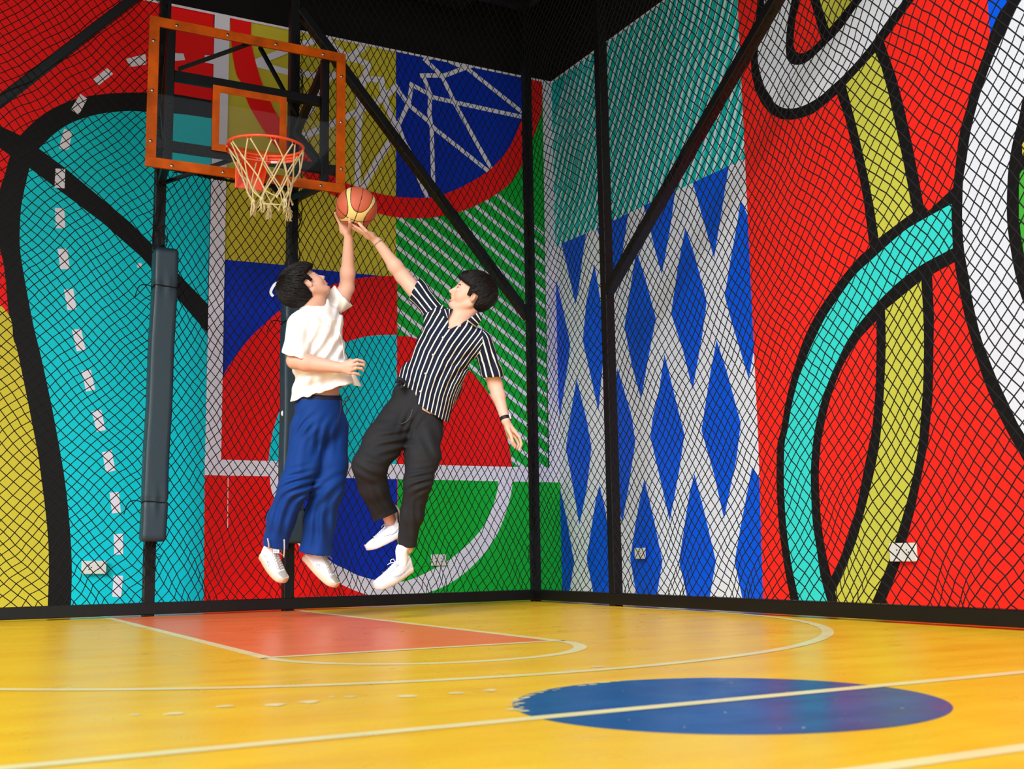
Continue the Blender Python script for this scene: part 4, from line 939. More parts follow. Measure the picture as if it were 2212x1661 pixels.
    if toem is not None:
        k = MB(); n_ = 10; G = []
        for i in range(n_ + 1):
            t = .8 + .165 * i / n_
            for j in range(13): b = (wf(t) * .86) * (j / 6 - 1); G.append(to_world(top(t, b * (1 - .0 * i), .0016)))
        k.add(G, [(i * 13 + j, (i + 1) * 13 + j, (i + 1) * 13 + j + 1, i * 13 + j + 1) for i in range(n_) for j in range(12)], 0, True); k.build('toe_cap', toem, sh)
        if style == 1:                            # worn star on the flank
            for sg in (-1, 1):
                S5 = []
                for i in range(10): r_ = .02 if i % 2 == 0 else .009; a = pi / 2 + pi * i / 5; S5.append((.46 + r_ * cos(a) / Ln, .45 + r_ * sin(a) / .06))
                k = MB(); ctube(k, [P(t, sg * (wf(t) + .0 - .06 * wf(t) * v), .028 + v * .045) for t, v in S5 + S5[:1]], .001, 4); k.build('star_mark', starm, sh)
    # collar opening
    k = MB(); ctube(k, [P(.17 + .125 * cos(a), .027 * sin(a), .094 + high + .004 * cos(2 * a) - .006 * cos(a)) for a in np.linspace(0, 2 * pi, 24)[:-1]], .0055, 6, True); k.build('collar', toem if toem else upm, sh)
    if ankle is not None:
        k = MB(); ctube(k, catmull([ankle, P(.16, 0, .15 + high), P(.19, 0, .1), P(.24, 0, .06)], 4), sr, 20); k.build('sock', sockm, person)
    return P, sh
holem = mat('eyelet_dark', rgb(60, 62, 66), .6); seamm = mat('seam_grey', rgb(176, 178, 188), .6); starm = mat('star_faded', rgb(130, 160, 170), .6)
wleather = mat('white_leather', rgb(236, 236, 244), .4, .4, bump=.0006, bscale=120); wsole = mat('white_sole', rgb(232, 226, 224), .5, .3, var=.12, vscale=20)
oleather = mat('worn_white_leather', rgb(240, 242, 244), .45, .4, bump=.0008, bscale=90, var=.08, vscale=25); osole = mat('cream_sole', rgb(222, 198, 170), .6, .3, var=.1, vscale=15); suede = mat('grey_suede', rgb(168, 164, 156), .85, .2, bump=.0008, bscale=250); glace = mat('grey_lace', rgb(192, 184, 176), .7); wlace = mat('white_lace', rgb(240, 240, 244), .7)
sockm = mat('white_sock', rgb(246, 244, 244), .85, .2, bump=.001, bscale=160)

# ---------------------------------------------------------------- the ball
BC = C(770.4, 448, 6.55); BR = .1168
ballm = bpy.data.materials.new('ball_leather'); ballm.use_nodes = True; nt = ballm.node_tree; N = nt.nodes; L = nt.links; Bn = N['Principled BSDF']
tan_ = mat('ball_cream', rgb(232, 206, 132), .55, .4, bump=.0006, bscale=420); brn = mat('ball_tan', rgb(202, 98, 68), .55, .4, bump=.0006, bscale=420, var=.12, vscale=10); blk = mat('ball_channel', rgb(44, 26, 22), .7)
ball_e = empty('basketball', to_world(BC), 'tan and cream basketball held up in both players\' raised hands', 'ball')
nb = 128; vs = []; dirs = []
# own frame of the ball: wa = axis of the wide seam, front = towards the camera
bf = nz(np.array([.05, -.62, -.78])); bu = nz(np.array([.28, .95, 0]) - bf * (np.array([.28, .95, 0]) @ bf)); bl = np.cross(bu, bf)
def classify(d):                                  # d unit vectors in ball frame (side, up, front)
    s_, u_, f_ = d[..., 0], d[..., 1], d[..., 2]
    # cream bands: curved lobes either side of the centre seam
    q = np.abs(s_); band = q - (.30 + .55 * np.clip(u_, -.2, 1) ** 2 * .9 * (u_ > 0) )
    return band
k = MB(); nn = 150; grid = []
for i in range(nn + 1):
    for j in range(2 * nn):
        a = pi * i / nn; b = pi * j / nn; grid.append((sin(a) * cos(b), cos(a), sin(a) * sin(b)))
G = np.array(grid)                                # (side, up, front)
sx, uy, fz = G[:, 0], G[:, 1], G[:, 2]
yy = uy * 1.0; 
# distance fields on the sphere for the channels
ch = np.minimum(np.abs(sx), np.abs(fz * .0 + uy * .985 + fz * .17))          # centre seam and equator
lobe_o = np.sqrt((np.abs(sx) - 0) ** 2 + 0) 
uu = uy
front = fz > -.2
in_arc = (sx / .56) ** 2 + ((uu - 1.0) / .69) ** 2                                # upper lobe (brown)
side_c = ((np.abs(sx) - 1.1) / .67) ** 2 + (uu / .78) ** 2                # side lobes (brown)
low_c = (sx / .56) ** 2 + ((uu + 1.0) / .69) ** 2
cream = (in_arc > 1) & (side_c > 1) & (low_c > 1)
edge = np.minimum(np.minimum(np.abs(in_arc - 1) * .27, np.abs(side_c - 1) * .3), np.abs(low_c - 1) * .27)
chan = (np.minimum(ch, edge) < .0125)
groove = np.exp(-(np.minimum(ch, edge) / .014) ** 2)
Pw = (BC + BR * (1 - .012 * groove)[:, None] * (sx[:, None] * bl * -1 + uy[:, None] * bu + fz[:, None] * bf))
fs = np.array([(i * 2 * nn + j, i * 2 * nn + (j + 1) % (2 * nn), (i + 1) * 2 * nn + (j + 1) % (2 * nn), (i + 1) * 2 * nn + j) for i in range(nn) for j in range(2 * nn)])
mi = np.where(chan[fs].mean(1) > .4, 2, np.where(cream[fs].mean(1) > .5, 0, 1))
to_obj('ball_cover', Pw, fs, [tan_, brn, blk], ball_e, mi)

# ================================================================ PERSON IN WHITE
PL = empty('person', to_world(C(655, 1262, 6.5)), 'person in white short-sleeved shirt and blue trousers jumping, one hand under the ball', 'person')
hf_, hl_, hu_ = head_axes(np.array([.60, .68, .42]), np.array([-.75, .66, .0]))
HC = C(662, 618, 6.5); s_ = 1.0
hB = .0036
lo = [C(560, 800, 6.5)[0], C(700, 1290, 6.5)[1], 6.14]; hi = [C(800, 800, 6.5)[0], C(700, 430, 6.5)[1], 6.86]
Bd = Field(lo, hi, hB)
sh_n = C(646, 698, 6.39); sh_f = C(706, 668, 6.66); el_n = C(637, 779, 6.3); wr_n = C(733, 794, 6.27); el_f = C(749, 622, 6.68); wr_f = C(753, 511, 6.6)
swid = nz(sh_f - sh_n); 
# torso, neck
Bd.cone(C(692, 850, 6.5), C(690, 800, 6.5), .088, .085, .03, swid, 1.35); Bd.cone(C(690, 800, 6.5), C(684, 715, 6.52), .085, .1, .03, swid, 1.4)
Bd.cone(C(690, 870, 6.5), C(692, 850, 6.5), .1, .092, .03, swid, 1.35)
Bd.cone(sh_n, sh_f, .05, .05, .04); Bd.cone(C(674, 680, 6.52), HC - hu_ * .03 - hf_ * .02, .06, .056, .03)
Bd.cone(C(680, 668, 6.52), HC - hu_ * .07 + hf_ * .03, .05, .04, .03)
# arms
Bd.chain([sh_n, el_n], [.05, .043], .02); Bd.cone(el_n, el_n * .75 + wr_n * .25, .043, .046, .02); Bd.cone(el_n * .75 + wr_n * .25, wr_n, .045, .027, .02, (0, 1, 0), 1.08)
Bd.chain([sh_f, C(738, 642, 6.67), el_f], [.05, .048, .043], .02); Bd.cone(el_f, C(751, 590, 6.66), .042, .042, .015); Bd.cone(C(751, 590, 6.66), wr_f, .041, .0255, .02)
def digits(Fd, wrist, lists, r0=.0095, palm_r=.013, kp=.013):
    for q in lists:
        p = [C3(j) for j in q]; Fd.cone(wrist, p[0], palm_r * 1.15, palm_r * .95, kp)
        rr_ = [r0, r0 * .93, r0 * .85, r0 * .72]
        Fd.cone(p[0], p[1], palm_r * .85, rr_[1], .004)
        for i in range(1, len(p) - 1): Fd.cone(p[i], p[i + 1], rr_[min(i, 3)], rr_[min(i + 1, 3)], .0025)
digits(Bd, wr_f, [[(736, 486, 6.6), (731, 477, 6.59), (727, 468, 6.575), (723.5, 460, 6.555)], [(742, 481, 6.635), (738, 466, 6.665), (737, 453, 6.668), (739, 442, 6.66)],
                  [(750, 484, 6.655), (751, 468, 6.69), (753, 454, 6.69), (756, 444, 6.68)], [(757, 490, 6.65), (761, 477, 6.685), (765, 468, 6.69), (768, 460, 6.685)]])
digits(Bd, wr_f, [[(754, 499, 6.56), (756.5, 487, 6.475), (756, 479.5, 6.44), (754.5, 473.5, 6.43)]], r0=.0115)
Bd.ell(C(746, 496, 6.61), (.036, .034, .02), None, .012)
digits(Bd, wr_n, [[(759, 782, 6.245), (771, 777, 6.25), (783, 780, 6.265), (790, 786, 6.28)], [(760, 789.5, 6.235), (773, 786, 6.235), (785, 788, 6.25), (790.5, 794, 6.265)],
                  [(759, 798, 6.24), (771, 795, 6.238), (781, 796, 6.25), (785, 801, 6.265)], [(755, 805, 6.25), (765, 806, 6.25), (773, 807.5, 6.26), (777, 810, 6.27)]], r0=.0092)
digits(Bd, wr_n, [[(748, 783, 6.29), (757, 778, 6.32), (766, 780, 6.34), (773, 785, 6.345)]], r0=.0105)
Bd.ell(C(748, 793, 6.255), (.034, .032, .016), None, .012)
# legs
hipL = C(672, 905, 6.44); hipR = C(710, 905, 6.58); knL = C(640, 1045, 6.4); knR = C(708, 1050, 6.5); anL = C(592, 1180, 6.52); anR = C(671, 1188, 6.6)
Bd.chain([hipL, knL, anL], [.078, .05, .036], .02); Bd.chain([hipR, knR, anR], [.078, .05, .036], .02)
g = head(Bd, HC, hf_, hl_, hu_, s_, .003)
V, F_ = Bd.mesh(); V, F_ = clean(V, F_, .05); V = relax(V, F_, 1, .4)
to_obj('body', V, F_, [skin, lip, mouthm], PL, lips_idx(V, F_, g, [hf_, hl_, hu_], s_, .003))
face_bits(PL, g, hf_, hl_, hu_, s_, -1, (0, .3))
hair(PL, HC, hf_, hl_, hu_, s_, .026, .052, 4, back=.012, neckline=-.075, fringe=1)
del Bd
# shirt
wcloth = mat('white_linen', rgb(250, 246, 242), .8, .25, bump=.0012, bscale=200, sheen=.2)
lo = [C(590, 800, 6.3)[0], C(700, 900, 6.4)[1], 6.1]; hi = [C(800, 800, 6.5)[0], C(700, 600, 6.5)[1], 6.9]
def shirtL(off):
    T = Field(lo, hi, .0042)
    T.cone(C(690, 706, 6.5), C(691, 780, 6.5), .124 + off, .126 + off, .05, swid, 1.36)
    T.cone(C(691, 780, 6.5), C(694, 900, 6.5), .126 + off, .138 + off, .05, swid, 1.33)
    T.cone(C(658, 692, 6.42), C(702, 674, 6.62), .062 + off, .062 + off, .05)
    T.cone(C(660, 850, 6.45), C(655, 905, 6.45), .07 + off, .09 + off, .05)
    T.cone(C(735, 800, 6.42), C(752, 880, 6.38), .05 + off, .075 + off, .05)
    T.cone(C(660, 662, 6.5), C(700, 652, 6.52), .028 + off, .026 + off, .04)
    return T
def shirtL_folds(T):
    T.fold(C(715, 750, 6.36), (-.55, -1, 0), (1, -.3, .3), .075, .010, .16, .12, .4, 1.2)
    T.fold(C(680, 810, 6.34), (-.9, -.5, 0), (-.3, 1, 0), .07, .009, .14, .1, 2.)
    T.fold(C(740, 700, 6.4), (-.1, -1, 0), (1, 0, .2), .06, .006, .14, .06, 1.)
    T.fold(C(660, 840, 6.34), (.2, 1, 0), (1, 0, 0), .07, .007, .1, .1, 0.)
    T.fold(C(700, 700, 6.36), (.8, -.7, 0), (.6, 1, 0), .06, .006, .1, .08, 1.7)
hem0 = C(627, 876, 6.4); hem1 = C(770, 833, 6.4); hv = nz(hem1 - hem0); hn = nz(np.cross(hv, (0, 0, 1))); hn = hn if hn[1] < 0 else -hn
O = shirtL(0); O.D -= 0; I_ = shirtL(0); O.plane(C(655, 858, 6.3), nz(hn))
def sleeveL(off):
    T = Field(lo, hi, .0042)
    T.cone(sh_n + [0, -.01, 0], C(642, 765, 6.32), .068 + off, .078 + off, .03); T.cone(C(642, 765, 6.32), C(639, 830, 6.27), .078 + off, .088 + off, .03); return T
def sleeveL2(off):
    T = Field(lo, hi, .0042)
    T.cone(sh_f, C(738, 642, 6.67), .06 + off, .07 + off, .03); T.cone(C(738, 642, 6.67), C(775, 600, 6.67), .07 + off, .074 + off, .03); return T
a_ = sleeveL(0); b_ = sleeveL2(0); I_.comb((slice(None),) * 3, a_.D, .03, 'add'); I_.comb((slice(None),) * 3, b_.D, .025, 'add'); pA = C(646, 771, 6.3); nA = nz(np.array([-.26, -1, .1])); a_.plane(pA, nA)
pB = C(741, 637, 6.67); nB = nz(np.array([.72, .62, .0])); b_.plane(pB, nB)
O.comb((slice(None),) * 3, a_.D, .03, 'add'); O.comb((slice(None),) * 3, b_.D, .025, 'add')
for T_ in (O, I_):
    shirtL_folds(T_); T_.fold(C(650, 745, 6.25), (.2, -1, 0), (1, 0, 0), .08, .005, .1, .07, 1.)
tor = shirtL(0); shirtL_folds(tor); cavity(O, tor.D, C(655, 858, 6.3), hn); cavity(O, sleeveL(0).D, pA, nA, .013, .045); cavity(O, sleeveL2(0).D, pB, nB, .012, .045)
O.cone(C(676, 690, 6.5), C(690, 610, 6.5), .05, .064, .008, op='sub')
V, F_ = O.mesh(); V, F_ = clean(V, F_, .05); V = relax(V, F_, 2); VL = V
SL = to_obj('shirt', V, F_, wcloth, PL); del O, I_, a_, b_
# collar
def collar(parent, pts_out, height, fall, mats, th=.004, attr=False):
    G = []; A_ = []
    P = catmull(pts_out, 5); n = len(P)
    for i, p in enumerate(P):
        t = i / (n - 1); row = []; w = fall(t); hgt = height(t)
        for j, (a, b) in enumerate(((0, 0), (.35, .8), (.5, 1.0), (.62, .95), (.8, .45), (1, -.15))):
            row.append(p[0] + p[1] * hgt * b + p[2] * w * (a if a > .5 else a * .6))
        G.append(row); A_.append([t * 12 + .3 * j for j in range(6)])
    return sheet('collar', G, th, mats, parent, attr={'u': A_} if attr else None)
def ringpts(c, a, b, n, out):                     # points round the neck: position, up, outward
    return None
cc = C(684, 664, 6.51); cu = nz(np.array([.12, 1, .0])); c1_ = nz(np.array([.87, .0, -.49])); c2_ = nz(np.cross(cu, c1_))
P = []
for a in np.linspace(-2.75, 2.75, 15):
    d = -c1_ * cos(a) + c2_ * sin(a); P.append((cc + d * .064 + cu * (-.012 - .028 * (1 - cos(a)) / 2 * 1.2), cu, d))
def collar2(parent, P, hgt, fall, mats, attr=None):
    G = []; A_ = []; n = len(P)
    for i, (p, up_, d) in enumerate(P):
        t = i / (n - 1); h_ = hgt(t); w = fall(t)
        G.append([p, p + up_ * h_ * .6 + d * .001, p + up_ * h_ + d * .003, p + up_ * h_ * .98 + d * .008, p + up_ * (h_ * .5 - .0 * w) + d * (.01 + w * .35), p + up_ * (h_ * .2 - w * .55) + d * (.012 + w * .75)])
        A_.append([t * 17 + .12 * j for j in range(6)])
    return sheet('collar', G, .004, mats, parent, attr={'u': A_} if attr else None)
collar2(SL, P, lambda t: .03, lambda t: .016 + .012 * abs(2 * t - 1) ** 3, wcloth)
# placket, buttons, emblem, loose front flap
plk = [C(x, y, surf_depth(VL, x, y) - .0005) for x, y in ((722, 688), (729, 705), (735, 722), (739, 740), (742, 760), (744, 776))]
k = MB(); ctube(k, catmull(plk, 4), .0018, 5); k.build('placket', wcloth, SL)
dkth = mat('dark_thread', rgb(26, 34, 50), .7)
ec = C(737, 676, surf_depth(VL, 737, 676, .01) - .001); k = MB(); ctube(k, [ec + np.array([.0085 * sin(a), -.01 * cos(a), 0]) for a in np.linspace(-2.3, 2.3, 12)], .0024, 5); k.build('chest_emblem', dkth, SL)
G = []
for i in range(8):
    t = i / 7; a = C(758 + 5 * t, 800 + 32 * t, 6.42); b = C(763 + 19 * t, 798 + 37 * t, 6.46 - .02 * t); G.append([a * (1 - q) + b * q + np.array([0, 0, -.018 * sin(pi * q)]) for q in np.linspace(0, 1, 6)])
sheet('front_flap', G, .004, wcloth, SL)
# trousers
blue = mat('blue_cotton', rgb(2, 54, 128), .75, .25, bump=.001, bscale=220, sheen=.02)
lo = [C(555, 800, 6.3)[0], C(700, 1215, 6.4)[1], 6.15]; hi = [C(785, 800, 6.5)[0], C(700, 840, 6.5)[1], 6.85]
def pantL(off):
    T = Field(lo, hi, .0042)
    T.cone(C(688, 862, 6.5), C(691, 912, 6.5), .12 + off, .129 + off, .04, swid, 1.3)
    T.chain([C(664, 925, 6.45), C(655, 1005, 6.42), C(636, 1050, 6.4), C(608, 1120, 6.45), C(592, 1183, 6.5), C(588, 1230, 6.5)], [v + off for v in (.098, .09, .084, .078, .069, .068)], .03)
    T.chain([C(712, 925, 6.56), C(712, 1005, 6.53), C(708, 1050, 6.5), C(691, 1120, 6.55), C(682, 1195, 6.58), C(680, 1240, 6.58)], [v + off for v in (.108, .1, .09, .086, .09, .092)], .03)
    T.cone(C(640, 1130, 6.45), C(655, 1000, 6.45), .0, .0, 0) if 0 else None
    return T
def pantL_folds(T):
    T.fold(C(640, 1050, 6.32), (1, .55, 0), (.3, 1, 0), .05, .010, .09, .08, .5, 2)
    T.fold(C(610, 1110, 6.36), (.45, 1, 0), (1, -.3, 0), .07, .010, .12, .07, 1.)
    T.fold(C(700, 1060, 6.42), (.8, .6, 0), (-.5, 1, 0), .055, .009, .1, .09, 2.5, 1)
    T.fold(C(690, 1140, 6.46), (.2, 1, 0), (1, 0, 0), .07, .012, .13, .08, .2)
    T.fold(C(650, 915, 6.32), (.7, .9, 0), (1, -.5, 0), .05, .006, .07, .08, 1.4)
    T.fold(C(695, 950, 6.38), (.35, 1, 0), (1, 0, 0), .06, .007, .1, .07, .4)
    T.fold(C(655, 985, 6.33), (.1, 1, 0), (1, 0, 0), .08, .006, .12, .08, 2.2)
O = pantL(0); pantL_folds(O); I_ = O.D.copy(); O.plane(C(691, 853, 6.4), nz(np.array([.05, 1, 0])))
X, Y, Z = O.xyz(); hp1 = C(592, 1180, 6.5); hp2 = C(682, 1194, 6.58)
split = (X - (hp1[0] + hp2[0]) / 2); d1 = (Y - hp1[1]) * -1 + (X - hp1[0]) * -.2; d2 = (Y - hp2[1]) * -1 + (X - hp2[0]) * -.14
O.D = np.maximum(O.D, (np.where(split < 0, d1, d2) + 0 * Z).astype(np.float32))
cut_ = (np.where(split < 0, d1, d2) + 0 * Z).astype(np.float32); O.D = np.maximum(O.D, -np.maximum(I_ + .009, -cut_ - .08)); cavity(O, I_, C(691, 853, 6.4), (.05, 1, 0), deep=.03)
V, F_ = O.mesh(); V, F_ = clean(V, F_, .05); V = relax(V, F_, 2); wbp = C(691, 853, 6.5); cF = V[F_].mean(1); TLp = to_obj('trousers', V, F_, [blue, mat('navy_band', rgb(10, 22, 56), .8)], PL, ((cF[:, 1] - wbp[1]) + .05 * (cF[:, 0] - wbp[0]) > -.024).astype(int)); del O, I_
k = MB(); ctube(k, catmull([C(744, 862, 6.34), C(750, 857, 6.33), C(753, 862, 6.33), C(748, 868, 6.33), C(743, 864, 6.33)], 4), .0028, 5); ctube(k, catmull([C(735, 864, 6.33), C(737, 880, 6.32), C(733, 900, 6.32), C(727, 915, 6.33)], 4), .0026, 5)
ctube(k, catmull([C(744, 864, 6.34), C(748, 880, 6.33), C(747, 893, 6.33)], 4), .0022, 5); k.build('drawstring', mat('navy_cord', rgb(14, 24, 52), .7), TLp)
mL = (oleather, osole, glace, suede)
for hp, tp, upv, an_ in ((C(566, 1203, 6.58), C(613, 1262, 6.44), np.array([.78, .45, -.75]), anL), (C(657, 1206, 6.66), C(723, 1272, 6.56), np.array([.72, .66, -.28]), anR)):
    P_, sh = sneaker(PL, hp, tp, upv, mL, an_ + [0, .03, 0], .04, high=.02, style=1)
# pull tabs and tongue label on the left sneaker
for a, b in ((C(581, 1184, 6.4), C(578, 1163, 6.39)), (C(613, 1204, 6.4), C(614, 1165, 6.38))):
    k = MB(); ctube(k, catmull([a, (a + b) / 2 + np.array([.003, 0, -.004]), b], 3), .0042, 6); k.build('loose_lace', glace, sh)
k = MB(); tw = [to_world(q) for q in (C(590, 1186.5, 6.37), C(603, 1187.5, 6.37), C(603, 1195, 6.365), C(590, 1194, 6.365))]; tb = [q + CAM_F * .004 for q in tw]
k.add(tw + tb, [(0, 1, 2, 3), (7, 6, 5, 4), (0, 4, 5, 1), (1, 5, 6, 2), (2, 6, 7, 3), (3, 7, 4, 0)]); k.build('tongue_label', wleather, sh)
k = MB()
for i in range(5): a = C(592 + 2.1 * i, 1188.5, 6.367); ctube(k, [a, a + np.array([-.002, -.011, -.002])], .0012, 4)
k.build('label_mark', mat('label_blue', rgb(50, 60, 190), .6), sh)
ringm = mat('silver', rgb(205, 208, 212), .25, .5, 1)
rp_ = C(765, 787.5, 6.235); k = MB(); ctube(k, [C(776, 806.8, 6.262) * 0 + C(771, 795, 6.238) + np.array([.003 * cos(a) * 0, .0112 * cos(a), .0112 * sin(a)]) for a in np.linspace(0, 2 * pi, 16)[:-1]], .0018, 5, True); k.build('finger_ring', ringm, PL)

# ================================================================ PERSON IN STRIPES
PR = empty('person', to_world(C(860, 1262, 6.5)), 'person in navy and white striped shirt and charcoal trousers reaching for the ball in mid-air', 'person')
hf2, hl2, hu2 = head_axes(np.array([-.89, .42, -.14]), np.array([.45, .88, .0]))
HC2 = C(1017, 637, 6.5); s2 = 1.03
lo = [C(745, 800, 6.5)[0], C(700, 1285, 6.5)[1], 6.14]; hi = [C(1145, 800, 6.5)[0], C(700, 465, 6.5)[1], 6.76]
Bd = Field(lo, hi, .0038)
shr = C(930, 668, 6.5); shl = C(1040, 736, 6.5); elr = C(870, 597, 6.55); wrr = C(815, 522, 6.52); ell_ = C(1070, 832, 6.56); wrl = C(1092, 908, 6.47)
sw2 = nz(shl - shr); tw2 = nz(np.array([.93, -.36, 0]))
Bd.cone(C(905, 880, 6.5), C(925, 835, 6.5), .1, .088, .03, tw2, 1.35); Bd.cone(C(925, 835, 6.5), C(960, 745, 6.5), .088, .1, .03, tw2, 1.42); Bd.cone(C(890, 905, 6.5), C(905, 880, 6.5), .105, .1, .03, tw2, 1.35)
Bd.cone(shr, shl, .048, .048, .05); Bd.cone(C(985, 703, 6.5), HC2 - hu2 * .05 - hf2 * .03, .054, .052, .03); Bd.cone(C(978, 708, 6.47), HC2 - hu2 * .07 + hf2 * .02, .036, .036, .03)
Bd.cone(C(992, 705, 6.44), HC2 - hu2 * .04 - hf2 * .03 + hl2 * .045, .013, .014, .02)
Bd.chain([shr, elr], [.05, .043], .02); Bd.cone(elr, elr * .72 + wrr * .28, .042, .041, .015); Bd.cone(elr * .72 + wrr * .28, wrr, .04, .0255, .02)
Bd.chain([shl, ell_], [.05, .042], .02); Bd.cone(ell_, ell_ * .7 + wrl * .3, .04, .038, .015); Bd.cone(ell_ * .7 + wrl * .3, wrl, .037, .0245, .02)
digits(Bd, wrr, [[(787, 501, 6.49), (776, 494.5, 6.485), (768, 490, 6.478), (761, 485.5, 6.482)], [(788, 505.5, 6.525), (776, 500, 6.525), (768, 496.5, 6.525), (760, 491.5, 6.528)],
                 [(791, 507, 6.555), (781, 503, 6.58), (773, 499, 6.6), (767, 495, 6.61)], [(796, 506, 6.58), (790, 502, 6.61), (785, 498, 6.63), (781, 493, 6.645)]], r0=.0092)
digits(Bd, wrr, [[(803, 509, 6.48), (791, 499, 6.445), (782, 489.5, 6.43), (775.5, 482.5, 6.438)]], r0=.0108)
Bd.ell(C(799, 509, 6.525), (.03, .024, .034), None, .012)
digits(Bd, wrl, [[(1111, 931, 6.47), (1122, 944, 6.46), (1126.5, 959, 6.46), (1121.5, 972, 6.465)], [(1107, 936, 6.49), (1116, 949, 6.49), (1121, 960, 6.485), (1116.5, 969, 6.48)],
                 [(1102, 939, 6.51), (1108, 952, 6.52), (1113, 961, 6.515), (1112, 967, 6.5)], [(1098, 938, 6.525), (1102, 950, 6.535), (1107, 958, 6.53), (1110, 963, 6.52)]], r0=.009)
digits(Bd, wrl, [[(1097, 926, 6.455), (1104, 941, 6.43), (1107, 953, 6.425), (1113, 963, 6.435)]], r0=.0105)
Bd.ell(C(1100, 925, 6.49), (.024, .034, .024), None, .012)
knA = C(797, 1002, 6.28); anA = C(842, 1122, 6.5); knB = C(903, 1045, 6.32); anB = C(880, 1185, 6.46)
Bd.chain([C(868, 915, 6.49), knA + [0, 0, .03], anA], [.078, .048, .034], .02); Bd.chain([C(915, 920, 6.52), knB + [0, 0, .03], anB], [.078, .046, .032], .02)
g2 = head(Bd, HC2, hf2, hl2, hu2, s2, .0085)
V, F_ = Bd.mesh(); V, F_ = clean(V, F_, .05); V = relax(V, F_, 1, .4)
to_obj('body', V, F_, [skin2, lip, mouthm], PR, lips_idx(V, F_, g2, [hf2, hl2, hu2], s2, .0085)); del Bd
face_bits(PR, g2, hf2, hl2, hu2, s2, 1, (0, .3))
hair(PR, HC2, hf2, hl2, hu2, s2, .018, .052, 9, fringe=1, neckline=-.08)
# striped cloth: a stripe coordinate is stored on the cloth itself
st = bpy.data.materials.new('striped_cotton'); st.use_nodes = True; nt = st.node_tree; N = nt.nodes; L = nt.links; Bn = N['Principled BSDF']
at_ = N.new('ShaderNodeAttribute'); at_.attribute_name = 'u'; fr_ = N.new('ShaderNodeMath'); fr_.operation = 'FRACT'; L.new(at_.outputs['Fac'], fr_.inputs[0])
cr = N.new('ShaderNodeValToRGB'); cr.color_ramp.interpolation = 'CONSTANT'; cr.color_ramp.elements[0].color = rgb(226, 224, 216); cr.color_ramp.elements[1].position = .24; cr.color_ramp.elements[1].color = rgb(20, 28, 48)
L.new(fr_.outputs[0], cr.inputs[0]); L.new(cr.outputs[0], Bn.inputs['Base Color']); Bn.inputs['Roughness'].default_value = .8; Bn.inputs['Specular IOR Level'].default_value = .2
lo = [C(840, 800, 6.5)[0], C(700, 925, 6.4)[1], 6.18]; hi = [C(1110, 800, 6.5)[0], C(700, 585, 6.5)[1], 6.8]
def shirtR(off):
    T = Field(lo, hi, .0042)
    T.cone(C(965, 745, 6.5), C(935, 825, 6.5), .118 + off, .118 + off, .05, tw2, 1.38); T.cone(C(935, 825, 6.5), C(908, 930, 6.5), .112 + off, .122 + off, .05, tw2, 1.22)
    T.cone(C(943, 684, 6.5), C(1030, 736, 6.5), .066 + off, .066 + off, .06); T.cone(C(880, 800, 6.5), C(868, 850, 6.46), .03 + off, .035 + off, .05)
    T.cone(C(965, 690, 6.5), C(1005, 700, 6.5), .05 + off, .05 + off, .04)
    return T
def shR_folds(T):
    T.fold(C(940, 800, 6.36), (-.35, -1, 0), (1, -.3, 0), .085, .007, .18, .12, .3)
    T.fold(C(985, 800, 6.38), (-.75, -.8, 0), (1, -.8, 0), .06, .008, .12, .08, 1.)
    T.fold(C(930, 715, 6.4), (-.5, .9, 0), (1, .5, 0), .06, .007, .1, .07, 2.)
    T.fold(C(890, 820, 6.4), (-.3, 1, 0), (1, .3, 0), .04, .006, .08, .05, 0.)
O = shirtR(0); h0 = C(868, 850, 6.4); h1 = C(962, 912, 6.4); hv = nz(h1 - h0); hn = np.array([hv[1], -hv[0], 0]); hn = hn if hn[1] < 0 else -hn
I_ = shirtR(0); O.plane(h0, nz(hn))
def slA(off): T = Field(lo, hi, .0042); T.cone(shr + [.01, 0, 0], C(900, 628, 6.53), .058 + off, .062 + off, .03); T.cone(C(900, 628, 6.53), C(870, 590, 6.56), .062 + off, .066 + off, .03); return T
def slB(off): T = Field(lo, hi, .0042); T.cone(shl, C(1062, 805, 6.53), .062 + off, .058 + off, .03); T.cone(C(1062, 805, 6.53), C(1072, 850, 6.56), .058 + off, .06 + off, .03); return T
a_ = slA(0); b_ = slB(0); I_.comb((slice(None),) * 3, a_.D, .03, 'add'); I_.comb((slice(None),) * 3, b_.D, .02, 'add'); pA = C(895, 623, 6.5); nA = nz(np.array([-.86, .40, 0])); a_.plane(pA, nA)
pB = C(1065, 815, 6.5); nB = nz(np.array([.05, -1, 0])); b_.plane(pB, nB)
tD = O.D.copy(); aD = a_.D.copy(); bD = b_.D.copy()
O.comb((slice(None),) * 3, a_.D, .03, 'add'); O.comb((slice(None),) * 3, b_.D, .02, 'add')
for T_ in (O, I_):
    shR_folds(T_); T_.fold(C(905, 640, 6.46), (-.7, .7, 0), (.7, .7, 0), .05, .004, .06, .05, .6); T_.fold(C(1055, 780, 6.46), (.3, -1, 0), (1, .3, 0), .05, .006, .08, .06, .6)
tor = shirtR(0); shR_folds(tor); cavity(O, tor.D, h0, hn); cavity(O, slA(0).D, pA, nA, .011, .04); cavity(O, slB(0).D, pB, nB, .011, .04)
O.cone(C(988, 706, 6.5), C(1012, 640, 6.5), .042, .058, .006, op='sub')
X, Y, Z = O.xyz(); tri = [C(x, y, 1.) for x, y in ((969, 713), (1022, 684), (1000, 640), (968, 676))]; w_ = Z - 6.5
for i in range(4):
    a, b = tri[i], tri[(i + 1) % 4]; e = b - a; e = e / np.hypot(e[0], e[1]); w_ = np.maximum(w_, ((X - a[0] * Z) * e[1] - (Y - a[1] * Z) * e[0]))
O.D = np.maximum(O.D, -w_.astype(np.float32))
